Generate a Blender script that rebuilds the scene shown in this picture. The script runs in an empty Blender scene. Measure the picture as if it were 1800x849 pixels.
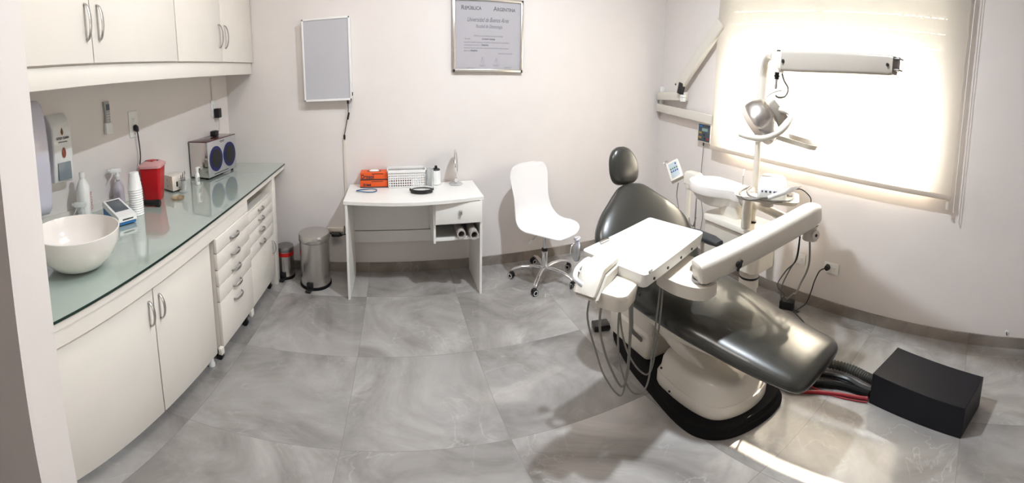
import bpy, bmesh, math, random
from mathutils import Vector, Matrix, Euler
random.seed(7)
SC = bpy.context.scene
COL = SC.collection
PI = math.pi

# ---------------------------------------------------------------- camera (panorama lens), world, sun, lights, exposure
CAM_H = 1.53108
RIGHT = Vector((0.9964, -0.08381, -0.0127)); FWD = Vector((0.08155, 0.98861, -0.12646)); UP = Vector((0.02315, 0.12497, 0.99189))
cd = bpy.data.cameras.new('camera'); cam = bpy.data.objects.new('camera', cd); COL.objects.link(cam)
cd.type = 'PANO'
cd.clip_start = 0.02
FU, FV, U0, V0 = 653.935, 785.854, -149.95, -199.0
for holder in (cd, getattr(cd, 'cycles', None)):
    if holder is None: continue
    try:
        holder.panorama_type = 'EQUIRECTANGULAR'
        holder.longitude_min = (0 - 900 - U0) / FU; holder.longitude_max = (1800 - 900 - U0) / FU
        holder.latitude_min = -(849 - 424.5 - V0) / FV; holder.latitude_max = (424.5 + V0) / FV
    except Exception:
        pass
m3 = Matrix((RIGHT, UP, -FWD)).transposed()
cam.matrix_world = Matrix.Translation((0, 0, CAM_H)) @ m3.to_4x4()
SC.camera = cam

SC.view_settings.view_transform = 'Standard'
SC.view_settings.look = 'None'
SC.view_settings.gamma = 1
SC.view_settings.use_curve_mapping = False
SC.view_settings.exposure = 0.36
SC.cycles.max_bounces = 10; SC.cycles.diffuse_bounces = 5; SC.cycles.glossy_bounces = 4
SC.cycles.transmission_bounces = 6; SC.cycles.transparent_max_bounces = 16
SC.cycles.use_denoising = True
SC.cycles.sample_clamp_indirect = 6
SC.cycles.caustics_reflective = False; SC.cycles.caustics_refractive = False

w = bpy.data.worlds.new('daylight'); SC.world = w; w.use_nodes = True
bgn = w.node_tree.nodes['Background']
bgn.inputs[0].default_value = (1.0, 0.95, 0.90, 1); bgn.inputs[1].default_value = 9.0

def lamp(name, kind, loc, energy, color, **k):
    l = bpy.data.lights.new(name, kind); l.energy = energy; l.color = color
    for a, b in k.items(): setattr(l, a, b)
    o = bpy.data.objects.new(name, l); COL.objects.link(o); o.location = loc
    return o
sun = lamp('sun', 'SUN', (6, 1, 4), 44.0, (1.0, 0.87, 0.72), angle=0.012)
sun.rotation_euler = Vector((-1.46, -0.30, -1.0)).to_track_quat('-Z', 'Y').to_euler()
ceil_l = lamp('ceiling_lamp_and_fill', 'AREA', (1.10, 1.35, 2.97), 52.0, (0.84, 0.92, 1.0), shape='SQUARE', size=0.09)
ceil_fill = lamp('ceiling_lamp_and_fill', 'AREA', (-0.15, 1.5, 2.97), 19.0, (1.0, 0.94, 0.90), shape='SQUARE', size=0.8)  # unseen fill light, added to brighten the left side of the room
portal = lamp('window_portal', 'AREA', (2.99, 1.275, 1.70), 1.0, (1, 1, 1), shape='RECTANGLE', size=1.9, size_y=1.4)
portal.rotation_euler = (0, -PI / 2, PI); portal.rotation_euler = Vector((-1, 0, 0)).to_track_quat('-Z', 'Y').to_euler()
portal.data.size, portal.data.size_y = 1.9, 1.4
portal.data.cycles.is_portal = True

# ---------------------------------------------------------------- materials
MATS = {}
def mat(name, col, rough=0.5, metal=0.0, trans=0.0, ior=1.45, coat=0.0, alpha=1.0, emit=None, estr=0, bump=0, bscale=200, spec=None, var=0.03):
    if name in MATS: return MATS[name]
    m = bpy.data.materials.new(name); m.use_nodes = True; nt = m.node_tree; b = nt.nodes['Principled BSDF']
    b.inputs['Base Color'].default_value = (*col, 1); b.inputs['Roughness'].default_value = rough
    b.inputs['Metallic'].default_value = metal; b.inputs['Transmission Weight'].default_value = trans
    b.inputs['IOR'].default_value = ior; b.inputs['Coat Weight'].default_value = coat
    b.inputs['Alpha'].default_value = alpha
    if spec is not None: b.inputs['Specular IOR Level'].default_value = spec
    if emit: b.inputs['Emission Color'].default_value = (*emit, 1); b.inputs['Emission Strength'].default_value = estr
    tc = nt.nodes.new('ShaderNodeTexCoord')
    if var and trans == 0:
        n = nt.nodes.new('ShaderNodeTexNoise'); n.inputs['Scale'].default_value = 6; n.inputs['Detail'].default_value = 3
        nt.links.new(tc.outputs['Object'], n.inputs['Vector'])
        mx = nt.nodes.new('ShaderNodeMix'); mx.data_type = 'RGBA'
        mx.inputs['A'].default_value = (*[max(0, c * (1 - var)) for c in col], 1)
        mx.inputs['B'].default_value = (*[min(1, c * (1 + var)) for c in col], 1)
        nt.links.new(n.outputs['Fac'], mx.inputs['Factor']); nt.links.new(mx.outputs['Result'], b.inputs['Base Color'])
    if bump:
        n2 = nt.nodes.new('ShaderNodeTexNoise'); n2.inputs['Scale'].default_value = bscale
        nt.links.new(tc.outputs['Object'], n2.inputs['Vector'])
        bp = nt.nodes.new('ShaderNodeBump'); bp.inputs['Strength'].default_value = bump; bp.inputs['Distance'].default_value = 0.002
        nt.links.new(n2.outputs['Fac'], bp.inputs['Height']); nt.links.new(bp.outputs['Normal'], b.inputs['Normal'])
    MATS[name] = m
    return m
WALL = mat('wall_paint', (0.76, 0.715, 0.695), 0.55, bump=0.15, bscale=60)
CEIL = mat('ceiling_paint', (0.82, 0.80, 0.78), 0.8)
LAM = mat('white_laminate', (0.78, 0.745, 0.69), 0.35)
LAMD = mat('white_desk_laminate', (0.80, 0.79, 0.76), 0.38)
PLA = mat('ivory_plastic', (0.70, 0.66, 0.59), 0.28, coat=0.3)
PLW = mat('white_plastic', (0.83, 0.83, 0.82), 0.3)
PLG = mat('grey_plastic', (0.30, 0.31, 0.32), 0.4)
BLK = mat('black_plastic', (0.012, 0.012, 0.013), 0.35)
RUB = mat('black_rubber', (0.006, 0.006, 0.006), 0.75, spec=0.2)
LAMPC = mat('ivory_enamel_backlit', (0.40, 0.365, 0.32), 0.35)  # ivory lamp parts, backlit shade put into the colour by darkening it
BOXB = mat('matt_black_panel', (0.006, 0.006, 0.009), 0.5, spec=0.3)
CHR = mat('chrome', (0.75, 0.75, 0.76), 0.12, metal=1)
STL = mat('brushed_steel', (0.62, 0.60, 0.58), 0.27, metal=1)
DSTL = mat('dark_steel', (0.33, 0.32, 0.32), 0.3, metal=1)
HND = mat('satin_nickel', (0.50, 0.49, 0.47), 0.3, metal=1)
VINYL = mat('grey_green_vinyl', (0.030, 0.029, 0.024), 0.30, coat=0.3, bump=0.12, bscale=300, var=0.12)
VINYLD = mat('dark_grey_vinyl', (0.05, 0.052, 0.055), 0.4)
HOSE = mat('grey_rubber_hose', (0.23, 0.22, 0.20), 0.45)
CER = mat('white_ceramic', (0.84, 0.80, 0.76), 0.12, coat=0.5)
RED = mat('red_plastic', (0.50, 0.006, 0.012), 0.35)
REDH = mat('red_hose', (0.26, 0.006, 0.014), 0.4)
ORG = mat('orange_card', (0.75, 0.10, 0.015), 0.5)
BLUE = mat('deep_blue_ring', (0.006, 0.010, 0.10), 0.3)
BLUEP = mat('blue_plastic', (0.02, 0.16, 0.42), 0.35)
MIR = mat('mirror_steel', (0.62, 0.59, 0.57), 0.05, metal=1)
BRN = mat('smoked_brown_acrylic', (0.09, 0.03, 0.028), 0.08)
GOLD = mat('gold_print', (0.22, 0.10, 0.02), 0.4)
PRINT = mat('dark_print', (0.03, 0.03, 0.04), 0.6)
PRINTG = mat('grey_print', (0.22, 0.21, 0.25), 0.6)
BASEB = mat('dark_window', (0.10, 0.12, 0.14), 0.15)
TOWEL = mat('lavender_white_plastic', (0.70, 0.68, 0.80), 0.2, coat=0.3)
PAPER = mat('diploma_paper', (0.50, 0.48, 0.50), 0.35)
LBOX = mat('light_box_screen', (0.50, 0.50, 0.54), 0.35)
LIGHTW = mat('cream_trunking', (0.72, 0.67, 0.60), 0.5)

def clear(name, col, tr=0.75, rough=0.05):
    """thin clear plastic or glass: see-through with a sheen"""
    if name in MATS: return MATS[name]
    m = bpy.data.materials.new(name); m.use_nodes = True; nt = m.node_tree; nt.nodes.clear()
    o = nt.nodes.new('ShaderNodeOutputMaterial'); mx = nt.nodes.new('ShaderNodeMixShader'); t = nt.nodes.new('ShaderNodeBsdfTransparent')
    p = nt.nodes.new('ShaderNodeBsdfPrincipled'); p.inputs['Base Color'].default_value = (*col, 1); p.inputs['Roughness'].default_value = rough
    t.inputs[0].default_value = (*[0.5 + 0.5 * c for c in col], 1)
    mx.inputs[0].default_value = 1 - tr
    nt.links.new(t.outputs[0], mx.inputs[1]); nt.links.new(p.outputs[0], mx.inputs[2]); nt.links.new(mx.outputs[0], o.inputs[0])
    MATS[name] = m; return m
CLR = clear('clear_plastic', (0.75, 0.77, 0.77), 0.60)
GLS = clear('window_glass', (0.9, 0.95, 0.95), 0.93, 0.02)
PURP = clear('translucent_violet_bottle', (0.62, 0.55, 0.72), 0.25, 0.25)
LIDP = clear('translucent_pink_lid', (0.80, 0.45, 0.45), 0.3, 0.25)
TANG = clear('tan_glass', (0.62, 0.50, 0.33), 0.6)

def blind_mat():
    m = bpy.data.materials.new('sunscreen_fabric'); m.use_nodes = True; nt = m.node_tree; nt.nodes.clear()
    o = nt.nodes.new('ShaderNodeOutputMaterial')
    t = nt.nodes.new('ShaderNodeBsdfTransparent'); t.inputs[0].default_value = (1, 0.97, 0.93, 1)
    tl = nt.nodes.new('ShaderNodeBsdfTranslucent'); tl.inputs[0].default_value = (0.76, 0.73, 0.69, 1)
    d = nt.nodes.new('ShaderNodeBsdfDiffuse'); d.inputs[0].default_value = (0.76, 0.73, 0.69, 1)
    a = nt.nodes.new('ShaderNodeMixShader'); a.inputs[0].default_value = 0.30
    b = nt.nodes.new('ShaderNodeMixShader'); b.inputs[0].default_value = 0.80
    tc = nt.nodes.new('ShaderNodeTexCoord'); wv = nt.nodes.new('ShaderNodeTexNoise'); wv.inputs['Scale'].default_value = 400
    nt.links.new(tc.outputs['Object'], wv.inputs['Vector'])
    mr = nt.nodes.new('ShaderNodeMapRange'); mr.inputs['To Min'].default_value = 0.80; mr.inputs['To Max'].default_value = 0.88
    nt.links.new(wv.outputs['Fac'], mr.inputs['Value']); nt.links.new(mr.outputs[0], b.inputs[0])
    nt.links.new(tl.outputs[0], a.inputs[1]); nt.links.new(d.outputs[0], a.inputs[2])
    nt.links.new(t.outputs[0], b.inputs[1]); nt.links.new(a.outputs[0], b.inputs[2]); nt.links.new(b.outputs[0], o.inputs[0])
    return m
BLIND = blind_mat()

def floor_mat(name='grey_marble_tiles', tile=0.72, ox=-0.2632, oy=2.0688, grout=0.0013, tint=(1, 1, 1), dark=1.0):
    m = bpy.data.materials.new(name); m.use_nodes = True; nt = m.node_tree; N = nt.nodes; L = nt.links
    b = N['Principled BSDF']
    tc = N.new('ShaderNodeTexCoord')
    sub = N.new('ShaderNodeVectorMath'); sub.operation = 'SUBTRACT'; sub.inputs[1].default_value = (ox, oy, 0)
    div = N.new('ShaderNodeVectorMath'); div.operation = 'DIVIDE'; div.inputs[1].default_value = (tile, tile, tile)
    L.new(tc.outputs['Object'], sub.inputs[0]); L.new(sub.outputs[0], div.inputs[0])
    fl = N.new('ShaderNodeVectorMath'); fl.operation = 'FLOOR'; L.new(div.outputs[0], fl.inputs[0])
    wn = N.new('ShaderNodeTexWhiteNoise'); wn.noise_dimensions = '3D'; L.new(fl.outputs[0], wn.inputs['Vector'])
    off = N.new('ShaderNodeVectorMath'); off.operation = 'SCALE'; off.inputs['Scale'].default_value = 9; L.new(wn.outputs['Color'], off.inputs[0])
    add = N.new('ShaderNodeVectorMath'); add.operation = 'ADD'; L.new(tc.outputs['Object'], add.inputs[0]); L.new(off.outputs[0], add.inputs[1])
    n1 = N.new('ShaderNodeTexNoise'); n1.inputs['Scale'].default_value = 1.6; n1.inputs['Detail'].default_value = 9; n1.inputs['Roughness'].default_value = 0.62; n1.inputs['Distortion'].default_value = 1.1
    L.new(add.outputs[0], n1.inputs['Vector'])
    r1 = N.new('ShaderNodeValToRGB'); L.new(n1.outputs['Fac'], r1.inputs[0])
    e = r1.color_ramp.elements; e[0].position = 0.30; e[1].position = 0.72
    T3 = lambda a: (a[0] * dark * tint[0], a[1] * dark * tint[1], a[2] * dark * tint[2], 1)
    e[0].color = T3((0.19, 0.176, 0.165)); e[1].color = T3((0.47, 0.455, 0.44))
    mid = r1.color_ramp.elements.new(0.5); mid.color = T3((0.32, 0.305, 0.29))
    # pale veins
    n2 = N.new('ShaderNodeTexNoise'); n2.inputs['Scale'].default_value = 2.2; n2.inputs['Detail'].default_value = 6; n2.inputs['Distortion'].default_value = 1.8
    L.new(add.outputs[0], n2.inputs['Vector'])
    sb = N.new('ShaderNodeMath'); sb.operation = 'SUBTRACT'; sb.inputs[1].default_value = 0.5; L.new(n2.outputs['Fac'], sb.inputs[0])
    ab = N.new('ShaderNodeMath'); ab.operation = 'ABSOLUTE'; L.new(sb.outputs[0], ab.inputs[0])
    vr = N.new('ShaderNodeMapRange'); vr.inputs['From Min'].default_value = 0.0; vr.inputs['From Max'].default_value = 0.012
    vr.inputs['To Min'].default_value = 0.24; vr.inputs['To Max'].default_value = 0.0; L.new(ab.outputs[0], vr.inputs['Value'])
    n3 = N.new('ShaderNodeTexNoise'); n3.inputs['Scale'].default_value = 3; L.new(add.outputs[0], n3.inputs['Vector'])
    vm = N.new('ShaderNodeMath'); vm.operation = 'MULTIPLY'; L.new(vr.outputs[0], vm.inputs[0])
    n3r = N.new('ShaderNodeMapRange'); n3r.inputs['From Min'].default_value = 0.45; n3r.inputs['From Max'].default_value = 0.62; L.new(n3.outputs['Fac'], n3r.inputs['Value'])
    L.new(n3r.outputs[0], vm.inputs[1])
    mv = N.new('ShaderNodeMix'); mv.data_type = 'RGBA'; mv.inputs['B'].default_value = (0.66, 0.64, 0.62, 1)
    L.new(r1.outputs[0], mv.inputs['A']); L.new(vm.outputs[0], mv.inputs['Factor'])
    # per tile tone
    tv = N.new('ShaderNodeMapRange'); tv.inputs['To Min'].default_value = 0.82; tv.inputs['To Max'].default_value = 1.18; L.new(wn.outputs['Value'], tv.inputs['Value'])
    ml = N.new('ShaderNodeVectorMath'); ml.operation = 'SCALE'; L.new(mv.outputs['Result'], ml.inputs[0]); L.new(tv.outputs[0], ml.inputs['Scale'])
    # joints
    fr = N.new('ShaderNodeVectorMath'); fr.operation = 'FRACTION'; L.new(div.outputs[0], fr.inputs[0])
    sx = N.new('ShaderNodeSeparateXYZ'); L.new(fr.outputs[0], sx.inputs[0])
    def edge(out):
        s = N.new('ShaderNodeMath'); s.operation = 'SUBTRACT'; s.inputs[1].default_value = 0.5; L.new(out, s.inputs[0])
        a = N.new('ShaderNodeMath'); a.operation = 'ABSOLUTE'; L.new(s.outputs[0], a.inputs[0])
        g = N.new('ShaderNodeMath'); g.operation = 'GREATER_THAN'; g.inputs[1].default_value = 0.5 - grout / tile; L.new(a.outputs[0], g.inputs[0])
        return g.outputs[0]
    mxx = N.new('ShaderNodeMath'); mxx.operation = 'MAXIMUM'; L.new(edge(sx.outputs[0]), mxx.inputs[0]); L.new(edge(sx.outputs[1]), mxx.inputs[1])
    jm = N.new('ShaderNodeMix'); jm.data_type = 'RGBA'; jm.inputs['B'].default_value = (0.22, 0.21, 0.20, 1)
    L.new(ml.outputs[0], jm.inputs['A']); L.new(mxx.outputs[0], jm.inputs['Factor'])
    L.new(jm.outputs['Result'], b.inputs['Base Color'])
    rg = N.new('ShaderNodeMapRange'); rg.inputs['To Min'].default_value = 0.06; rg.inputs['To Max'].default_value = 0.16; L.new(n1.outputs['Fac'], rg.inputs['Value'])
    L.new(rg.outputs[0], b.inputs['Roughness'])
    b.inputs['Specular IOR Level'].default_value = 0.6
    return m
FLOOR = floor_mat()
SKIRT = floor_mat('skirting_tile', dark=0.80, tint=(1.05, .96, .88))
SKIRT.node_tree.nodes['Principled BSDF'].inputs['Roughness'].default_value = 0.3

# ---------------------------------------------------------------- mesh helpers
class MB:
    """collects shapes; build() links them as one mesh object"""
    def __init__(s): s.bm = bmesh.new()
    def _new(s, verts, faces):
        vs = [s.bm.verts.new(v) for v in verts]
        for f in faces:
            try: s.bm.faces.new([vs[i] for i in f])
            except ValueError: pass
        return vs
    def box(s, c, d, bev=0.0, rot=None, seg=2):
        t = bmesh.new(); bmesh.ops.create_cube(t, size=1)
        for v in t.verts: v.co = Vector((v.co.x * d[0], v.co.y * d[1], v.co.z * d[2]))
        if bev > 0: bmesh.ops.bevel(t, geom=t.edges[:], offset=min(bev, min(d) * .49), segments=seg, profile=0.5, affect='EDGES')
        M = Matrix.Translation(c)
        if rot is not None: M = M @ (Euler(rot).to_matrix().to_4x4() if not isinstance(rot, Matrix) else rot.to_4x4())
        bmesh.ops.transform(t, matrix=M, verts=t.verts[:])
        s.merge(t); return s
    def bb(s, x0, x1, y0, y1, z0, z1, bev=0.0):
        return s.box(((x0 + x1) / 2, (y0 + y1) / 2, (z0 + z1) / 2), (abs(x1 - x0), abs(y1 - y0), abs(z1 - z0)), bev)
    def merge(s, t, M=None):
        if M is not None: bmesh.ops.transform(t, matrix=M, verts=t.verts[:])
        me = bpy.data.meshes.new('t'); t.to_mesh(me); t.free(); s.bm.from_mesh(me); bpy.data.meshes.remove(me)
    def rings(s, rings, cap=True, closed=False):
        vr = [[s.bm.verts.new(p) for p in r] for r in rings]
        n = len(vr[0])
        pairs = list(zip(vr, vr[1:])) + ([(vr[-1], vr[0])] if closed else [])
        for a, b in pairs:
            for i in range(n):
                j = (i + 1) % n
                try: s.bm.faces.new((a[i], a[j], b[j], b[i]))
                except ValueError: pass
        if cap and not closed:
            try: s.bm.faces.new(vr[0][::-1]); s.bm.faces.new(vr[-1])
            except ValueError: pass
        return s
    def cyl(s, p0, p1, r0, r1=None, n=24, cap=True):
        p0, p1 = Vector(p0), Vector(p1); r1 = r0 if r1 is None else r1
        d = (p1 - p0).normalized(); u = d.orthogonal().normalized(); v = d.cross(u)
        R = [[p + (u * math.cos(2 * PI * i / n) + v * math.sin(2 * PI * i / n)) * r for i in range(n)] for p, r in ((p0, r0), (p1, r1))]
        return s.rings(R, cap)
    def lathe(s, prof, c=(0, 0, 0), n=32, axis=None, cap=True):
        """prof: (r, h) pairs along the axis"""
        c = Vector(c); d = Vector(axis or (0, 0, 1)).normalized(); u = d.orthogonal().normalized() if axis else Vector((1, 0, 0)); v = d.cross(u)
        return s.rings([[c + d * h + (u * math.cos(2 * PI * i / n) + v * math.sin(2 * PI * i / n)) * max(r, 1e-4) for i in range(n)] for r, h in prof], cap)
    def tube(s, pts, r, n=10, smooth=6, closed=False, cap=True):
        P = [Vector(p) for p in pts]
        if smooth > 1: P = spline(P, smooth, closed)
        N = len(P); rr = r if callable(r) else (lambda t: r)
        T = []
        for i in range(N):
            a = P[(i - 1) % N] if (closed or i > 0) else P[i]; b = P[(i + 1) % N] if (closed or i < N - 1) else P[i]
            T.append((b - a).normalized())
        u = T[0].orthogonal().normalized(); R = []
        for i in range(N):
            u = (u - T[i] * u.dot(T[i])).normalized(); v = T[i].cross(u)
            q = rr(i / max(1, N - 1))
            R.append([P[i] + (u * math.cos(2 * PI * k / n) + v * math.sin(2 * PI * k / n)) * q for k in range(n)])
        return s.rings(R, cap, closed)
    def prism(s, poly, z0, z1, bev=0.0):
        t = bmesh.new(); a = [t.verts.new((x, y, z0)) for x, y in poly]; f = t.faces.new(a)
        r = bmesh.ops.extrude_face_region(t, geom=[f]); bmesh.ops.translate(t, verts=[v for v in r['geom'] if isinstance(v, bmesh.types.BMVert)], vec=(0, 0, z1 - z0))
        bmesh.ops.recalc_face_normals(t, faces=t.faces[:])
        if bev: bmesh.ops.bevel(t, geom=[e for e in t.edges if abs(e.verts[0].co.z - e.verts[1].co.z) < 1e-6], offset=bev, segments=3, profile=0.5, affect='EDGES')
        s.merge(t); return s
    def ball(s, c, d, n=20, M=None):
        t = bmesh.new(); bmesh.ops.create_uvsphere(t, u_segments=n, v_segments=n // 2 + 2, radius=0.5)
        T = Matrix.Translation(c)
        if M is not None: T = T @ M.to_4x4()
        bmesh.ops.transform(t, matrix=T @ Matrix.Diagonal((*d, 1)), verts=t.verts[:]); s.merge(t); return s
    def move(s, M):
        bmesh.ops.transform(s.bm, matrix=M, verts=s.bm.verts[:]); return s
    def build_each(s, name, m, parent, **k):
        """every loose piece becomes a part of its own"""
        bm = s.bm; bm.verts.index_update(); seen = set(); out = []
        me = bpy.data.meshes.new('t'); bm.to_mesh(me); bm.free()
        adj = [[] for _ in me.vertices]
        for e in me.edges: adj[e.vertices[0]].append(e.vertices[1]); adj[e.vertices[1]].append(e.vertices[0])
        comp = [-1] * len(me.vertices); n = 0
        for i in range(len(comp)):
            if comp[i] >= 0: continue
            st = [i]; comp[i] = n
            while st:
                for j in adj[st.pop()]:
                    if comp[j] < 0: comp[j] = n; st.append(j)
            n += 1
        for c_ in range(n):
            q = MB(); mp = {v.index: q.bm.verts.new(v.co) for v in me.vertices if comp[v.index] == c_}
            for p in me.polygons:
                if comp[p.vertices[0]] == c_: q.bm.faces.new([mp[i] for i in p.vertices])
            out.append(q.build(name, m, parent, **k))
        bpy.data.meshes.remove(me); return out
    def build(s, name, m, parent=None, ang=35, base=None, flat=False):
        """vertices are in world space; base (or the parent's base) becomes the local origin"""
        bmesh.ops.recalc_face_normals(s.bm, faces=s.bm.faces[:])
        b = Vector(base) if base is not None else (BASES.get(parent.name, Vector((0, 0, 0))) if parent else Vector((0, 0, 0)))
        bmesh.ops.translate(s.bm, verts=s.bm.verts[:], vec=-b)
        me = bpy.data.meshes.new(name); s.bm.to_mesh(me); s.bm.free()
        if not flat:
            for p in me.polygons: p.use_smooth = True
            me.set_sharp_from_angle(angle=math.radians(ang))
        me.materials.append(m)
        o = bpy.data.objects.new(name, me); COL.objects.link(o)
        if parent: o.parent = parent
        else: o.location = b
        BASES[o.name] = b
        return o
BASES = {}
def spline(P, k, closed=False):
    out = []; n = len(P)
    rng = range(n if closed else n - 1)
    for i in rng:
        g = lambda j: P[j % n] if closed else P[max(0, min(n - 1, j))]
        p0, p1, p2, p3 = g(i - 1), g(i), g(i + 1), g(i + 2)
        for t in range(k):
            t /= k
            out.append(0.5 * ((2 * p1) + (p2 - p0) * t + (2 * p0 - 5 * p1 + 4 * p2 - p3) * t * t + (3 * p1 - p0 - 3 * p2 + p3) * t ** 3))
    if not closed: out.append(P[-1])
    return out
def sring(c, u, v, a, b, n=32, ex=2.6, exb=None):
    """superellipse ring around c in the plane u,v; b may differ for the underside"""
    out = []
    for i in range(n):
        t = 2 * PI * i / n; ct, st = math.cos(t), math.sin(t)
        bb_ = b if st >= 0 or exb is None else exb
        out.append(Vector(c) + Vector(u) * (a * math.copysign(abs(ct) ** (2 / ex), ct)) + Vector(v) * (bb_ * math.copysign(abs(st) ** (2 / ex), st)))
    return out
def rrect(cx, cy, w, d, r, rot=0, n=6):
    P = []
    for sx, sy, a0 in ((1, 1, 0), (-1, 1, 90), (-1, -1, 180), (1, -1, 270)):
        for k in range(n + 1):
            a = math.radians(a0 + 90 * k / n); x = sx * (w / 2 - r) + r * math.cos(a); y = sy * (d / 2 - r) + r * math.sin(a)
            P.append((cx + x * math.cos(rot) - y * math.sin(rot), cy + x * math.sin(rot) + y * math.cos(rot)))
    return P
def tag(o, label=None, cat=None, group=None, kind=None):
    if label: o['label'] = label
    if cat: o['category'] = cat
    if group: o['group'] = group
    if kind: o['kind'] = kind
    return o
def thing(name, label, cat, loc, group=None):
    o = bpy.data.objects.new(name, None); COL.objects.link(o); o.location = loc; o.empty_display_size = 0.05
    BASES[o.name] = Vector(loc); return tag(o, label, cat, group)
def one(mb, name, m, label, cat, base, group=None, ang=35):
    return tag(mb.build(name, m, None, base=base, ang=ang), label, cat, group)
def struct(mb, name, m, flat=False):
    o = mb.build(name, m, None, flat=flat); o['kind'] = 'structure'; return o
def copy_tree(o, parent=None):
    c = o.copy(); COL.objects.link(c); c.parent = parent; BASES[c.name] = BASES[o.name]
    for ch in list(o.children): copy_tree(ch, c)
    return c
def letters(text, size, loc, rot, name, m, parent, shear=0.0, bold=0.0, align='LEFT', sx=1.0):
    cu = bpy.data.curves.new('txt', 'FONT'); cu.body = text; cu.size = size; cu.shear = shear; cu.offset = bold; cu.align_x = align; cu.extrude = 0.0002
    o = bpy.data.objects.new('txt', cu); COL.objects.link(o)
    me = bpy.data.meshes.new_from_object(o.evaluated_get(bpy.context.evaluated_depsgraph_get()))
    bpy.data.objects.remove(o); bpy.data.curves.remove(cu)
    b = BASES.get(parent.name, Vector((0, 0, 0)))
    R = rot if isinstance(rot, Matrix) else Euler(rot).to_matrix()
    me.transform(Matrix.Translation(Vector(loc) - b) @ R.to_4x4() @ Matrix.Diagonal((sx, 1, 1, 1)))
    me.materials.clear(); me.materials.append(m); me.name = name
    q = bpy.data.objects.new(name, me); COL.objects.link(q); q.parent = parent; BASES[q.name] = b
    return q

# ---------------------------------------------------------------- the room
YB, XR, ZC = 3.2135, 2.775, 3.05
def wx(y): return -1.56 - 0.20 * (3.2135 - y)          # the left wall runs slightly out of square
YN = -1.9
struct(MB().prism([(wx(YN) - .2, YN - .2), (XR + .25, YN - .2), (XR + .25, YB + .2), (wx(YB) - .2, YB + .2)], -0.10, 0.0), 'floor', FLOOR, True)
struct(MB().prism([(wx(YN) - .2, YN - .2), (XR + .25, YN - .2), (XR + .25, YB + .2), (wx(YB) - .2, YB + .2)], ZC, ZC + .1), 'ceiling', CEIL, True)
struct(MB().prism([(wx(YB) - .2, YB), (XR + .25, YB), (XR + .25, YB + .15), (wx(YB) - .2, YB + .15)], 0, ZC), 'wall_back', WALL, True)
struct(MB().prism([(wx(YN), YN), (wx(YB), YB), (wx(YB) - .15, YB), (wx(YN) - .15, YN)], 0, ZC), 'wall_left', WALL, True)
struct(MB().bb(wx(YN) - .2, XR + .25, YN - .15, YN, 0, ZC), 'wall_front', WALL, True)
HY0, HY1, HZ0, HZ1 = 0.30, 2.26, 1.02, 2.36
mb = MB(); X2 = XR + 0.135
mb.bb(XR, X2, YN, HY0, 0, ZC); mb.bb(XR, X2, HY1, YB, 0, ZC); mb.bb(XR, X2, HY0, HY1, 0, HZ0); mb.bb(XR, X2, HY0, HY1, HZ1, ZC)
struct(mb, 'wall_right', WALL, True)
struct(MB().prism([(-0.774, 0.415), (-0.774, 0.521), (wx(.521), 0.521), (wx(.415), 0.415)], 0, ZC), 'wall_partition', WALL, True)
# skirting
struct(MB().bb(wx(YB), XR, YB - .012, YB, 0, 0.080), 'baseboard_back', SKIRT, True)
struct(MB().bb(XR - .012, XR, YN, YB - .012, 0, 0.085), 'baseboard_right', SKIRT, True)
# window behind the blind
mb = MB(); fx0, fx1 = 2.855, 2.905
mb.bb(fx0, fx1, HY0, HY1, HZ0, HZ0 + .05); mb.bb(fx0, fx1, HY0, HY1, HZ1 - .05, HZ1)
mb.bb(fx0, fx1, HY0, HY0 + .05, HZ0, HZ1); mb.bb(fx0, fx1, HY1 - .05, HY1, HZ0, HZ1); mb.bb(fx0, fx1, 1.33, 1.385, HZ0, HZ1)
win = struct(mb, 'window_1', PLW)
MB().bb(2.878, 2.884, HY0 + .05, HY1 - .05, HZ0 + .05, HZ1 - .05).build('glass_pane', GLS, win)
MB().bb(2.835, 2.856, .335, .358, 1.60, 1.80, .004).build('sash_handle', PLG, win)
# outside roller shutter, half lowered, dashed light slots between its slats
mb = MB(); z = HZ1; k = 0
while z > 1.86:
    mb.bb(2.93, 2.938, HY0 + .01, HY1 - .01, z - .090, z); y = HY0 + .02
    while y < HY1 - .03:
        mb.bb(2.932, 2.936, y, y + .018, z - .099, z - .089); y += .052
    z -= .0985
sh = one(mb, 'roller_shutter', mat('shutter_white', (0.85, 0.82, 0.76), .6), 'white slatted roller shutter with dashed light slots, half lowered outside the window', 'shutter', (2.93, 1.28, 1.86))
# ceiling fittings; the wide frame is made up to house the added fill
for nm, l, sz in (('square', ceil_l, .09), ('wide', ceil_fill, .8)):
    x, y, _ = l.location
    t = thing('ceiling_light_and_fill', 'square ceiling light above the ' + ('treatment chair' if nm == 'square' else 'open floor between worktop and desk, an unseen fill added to brighten the left side'), 'light', (x, y, ZC))
    q = MB(); h = sz / 2 + .03
    for a, b2, c, d in ((-h, h, -h, -h + .03), (-h, h, h - .03, h), (-h, -h + .03, -h, h), (h - .03, h, -h, h)): q.bb(x + a, x + b2, y + c, y + d, ZC - .07, ZC)
    q.build('frame', PLW, t)

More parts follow.
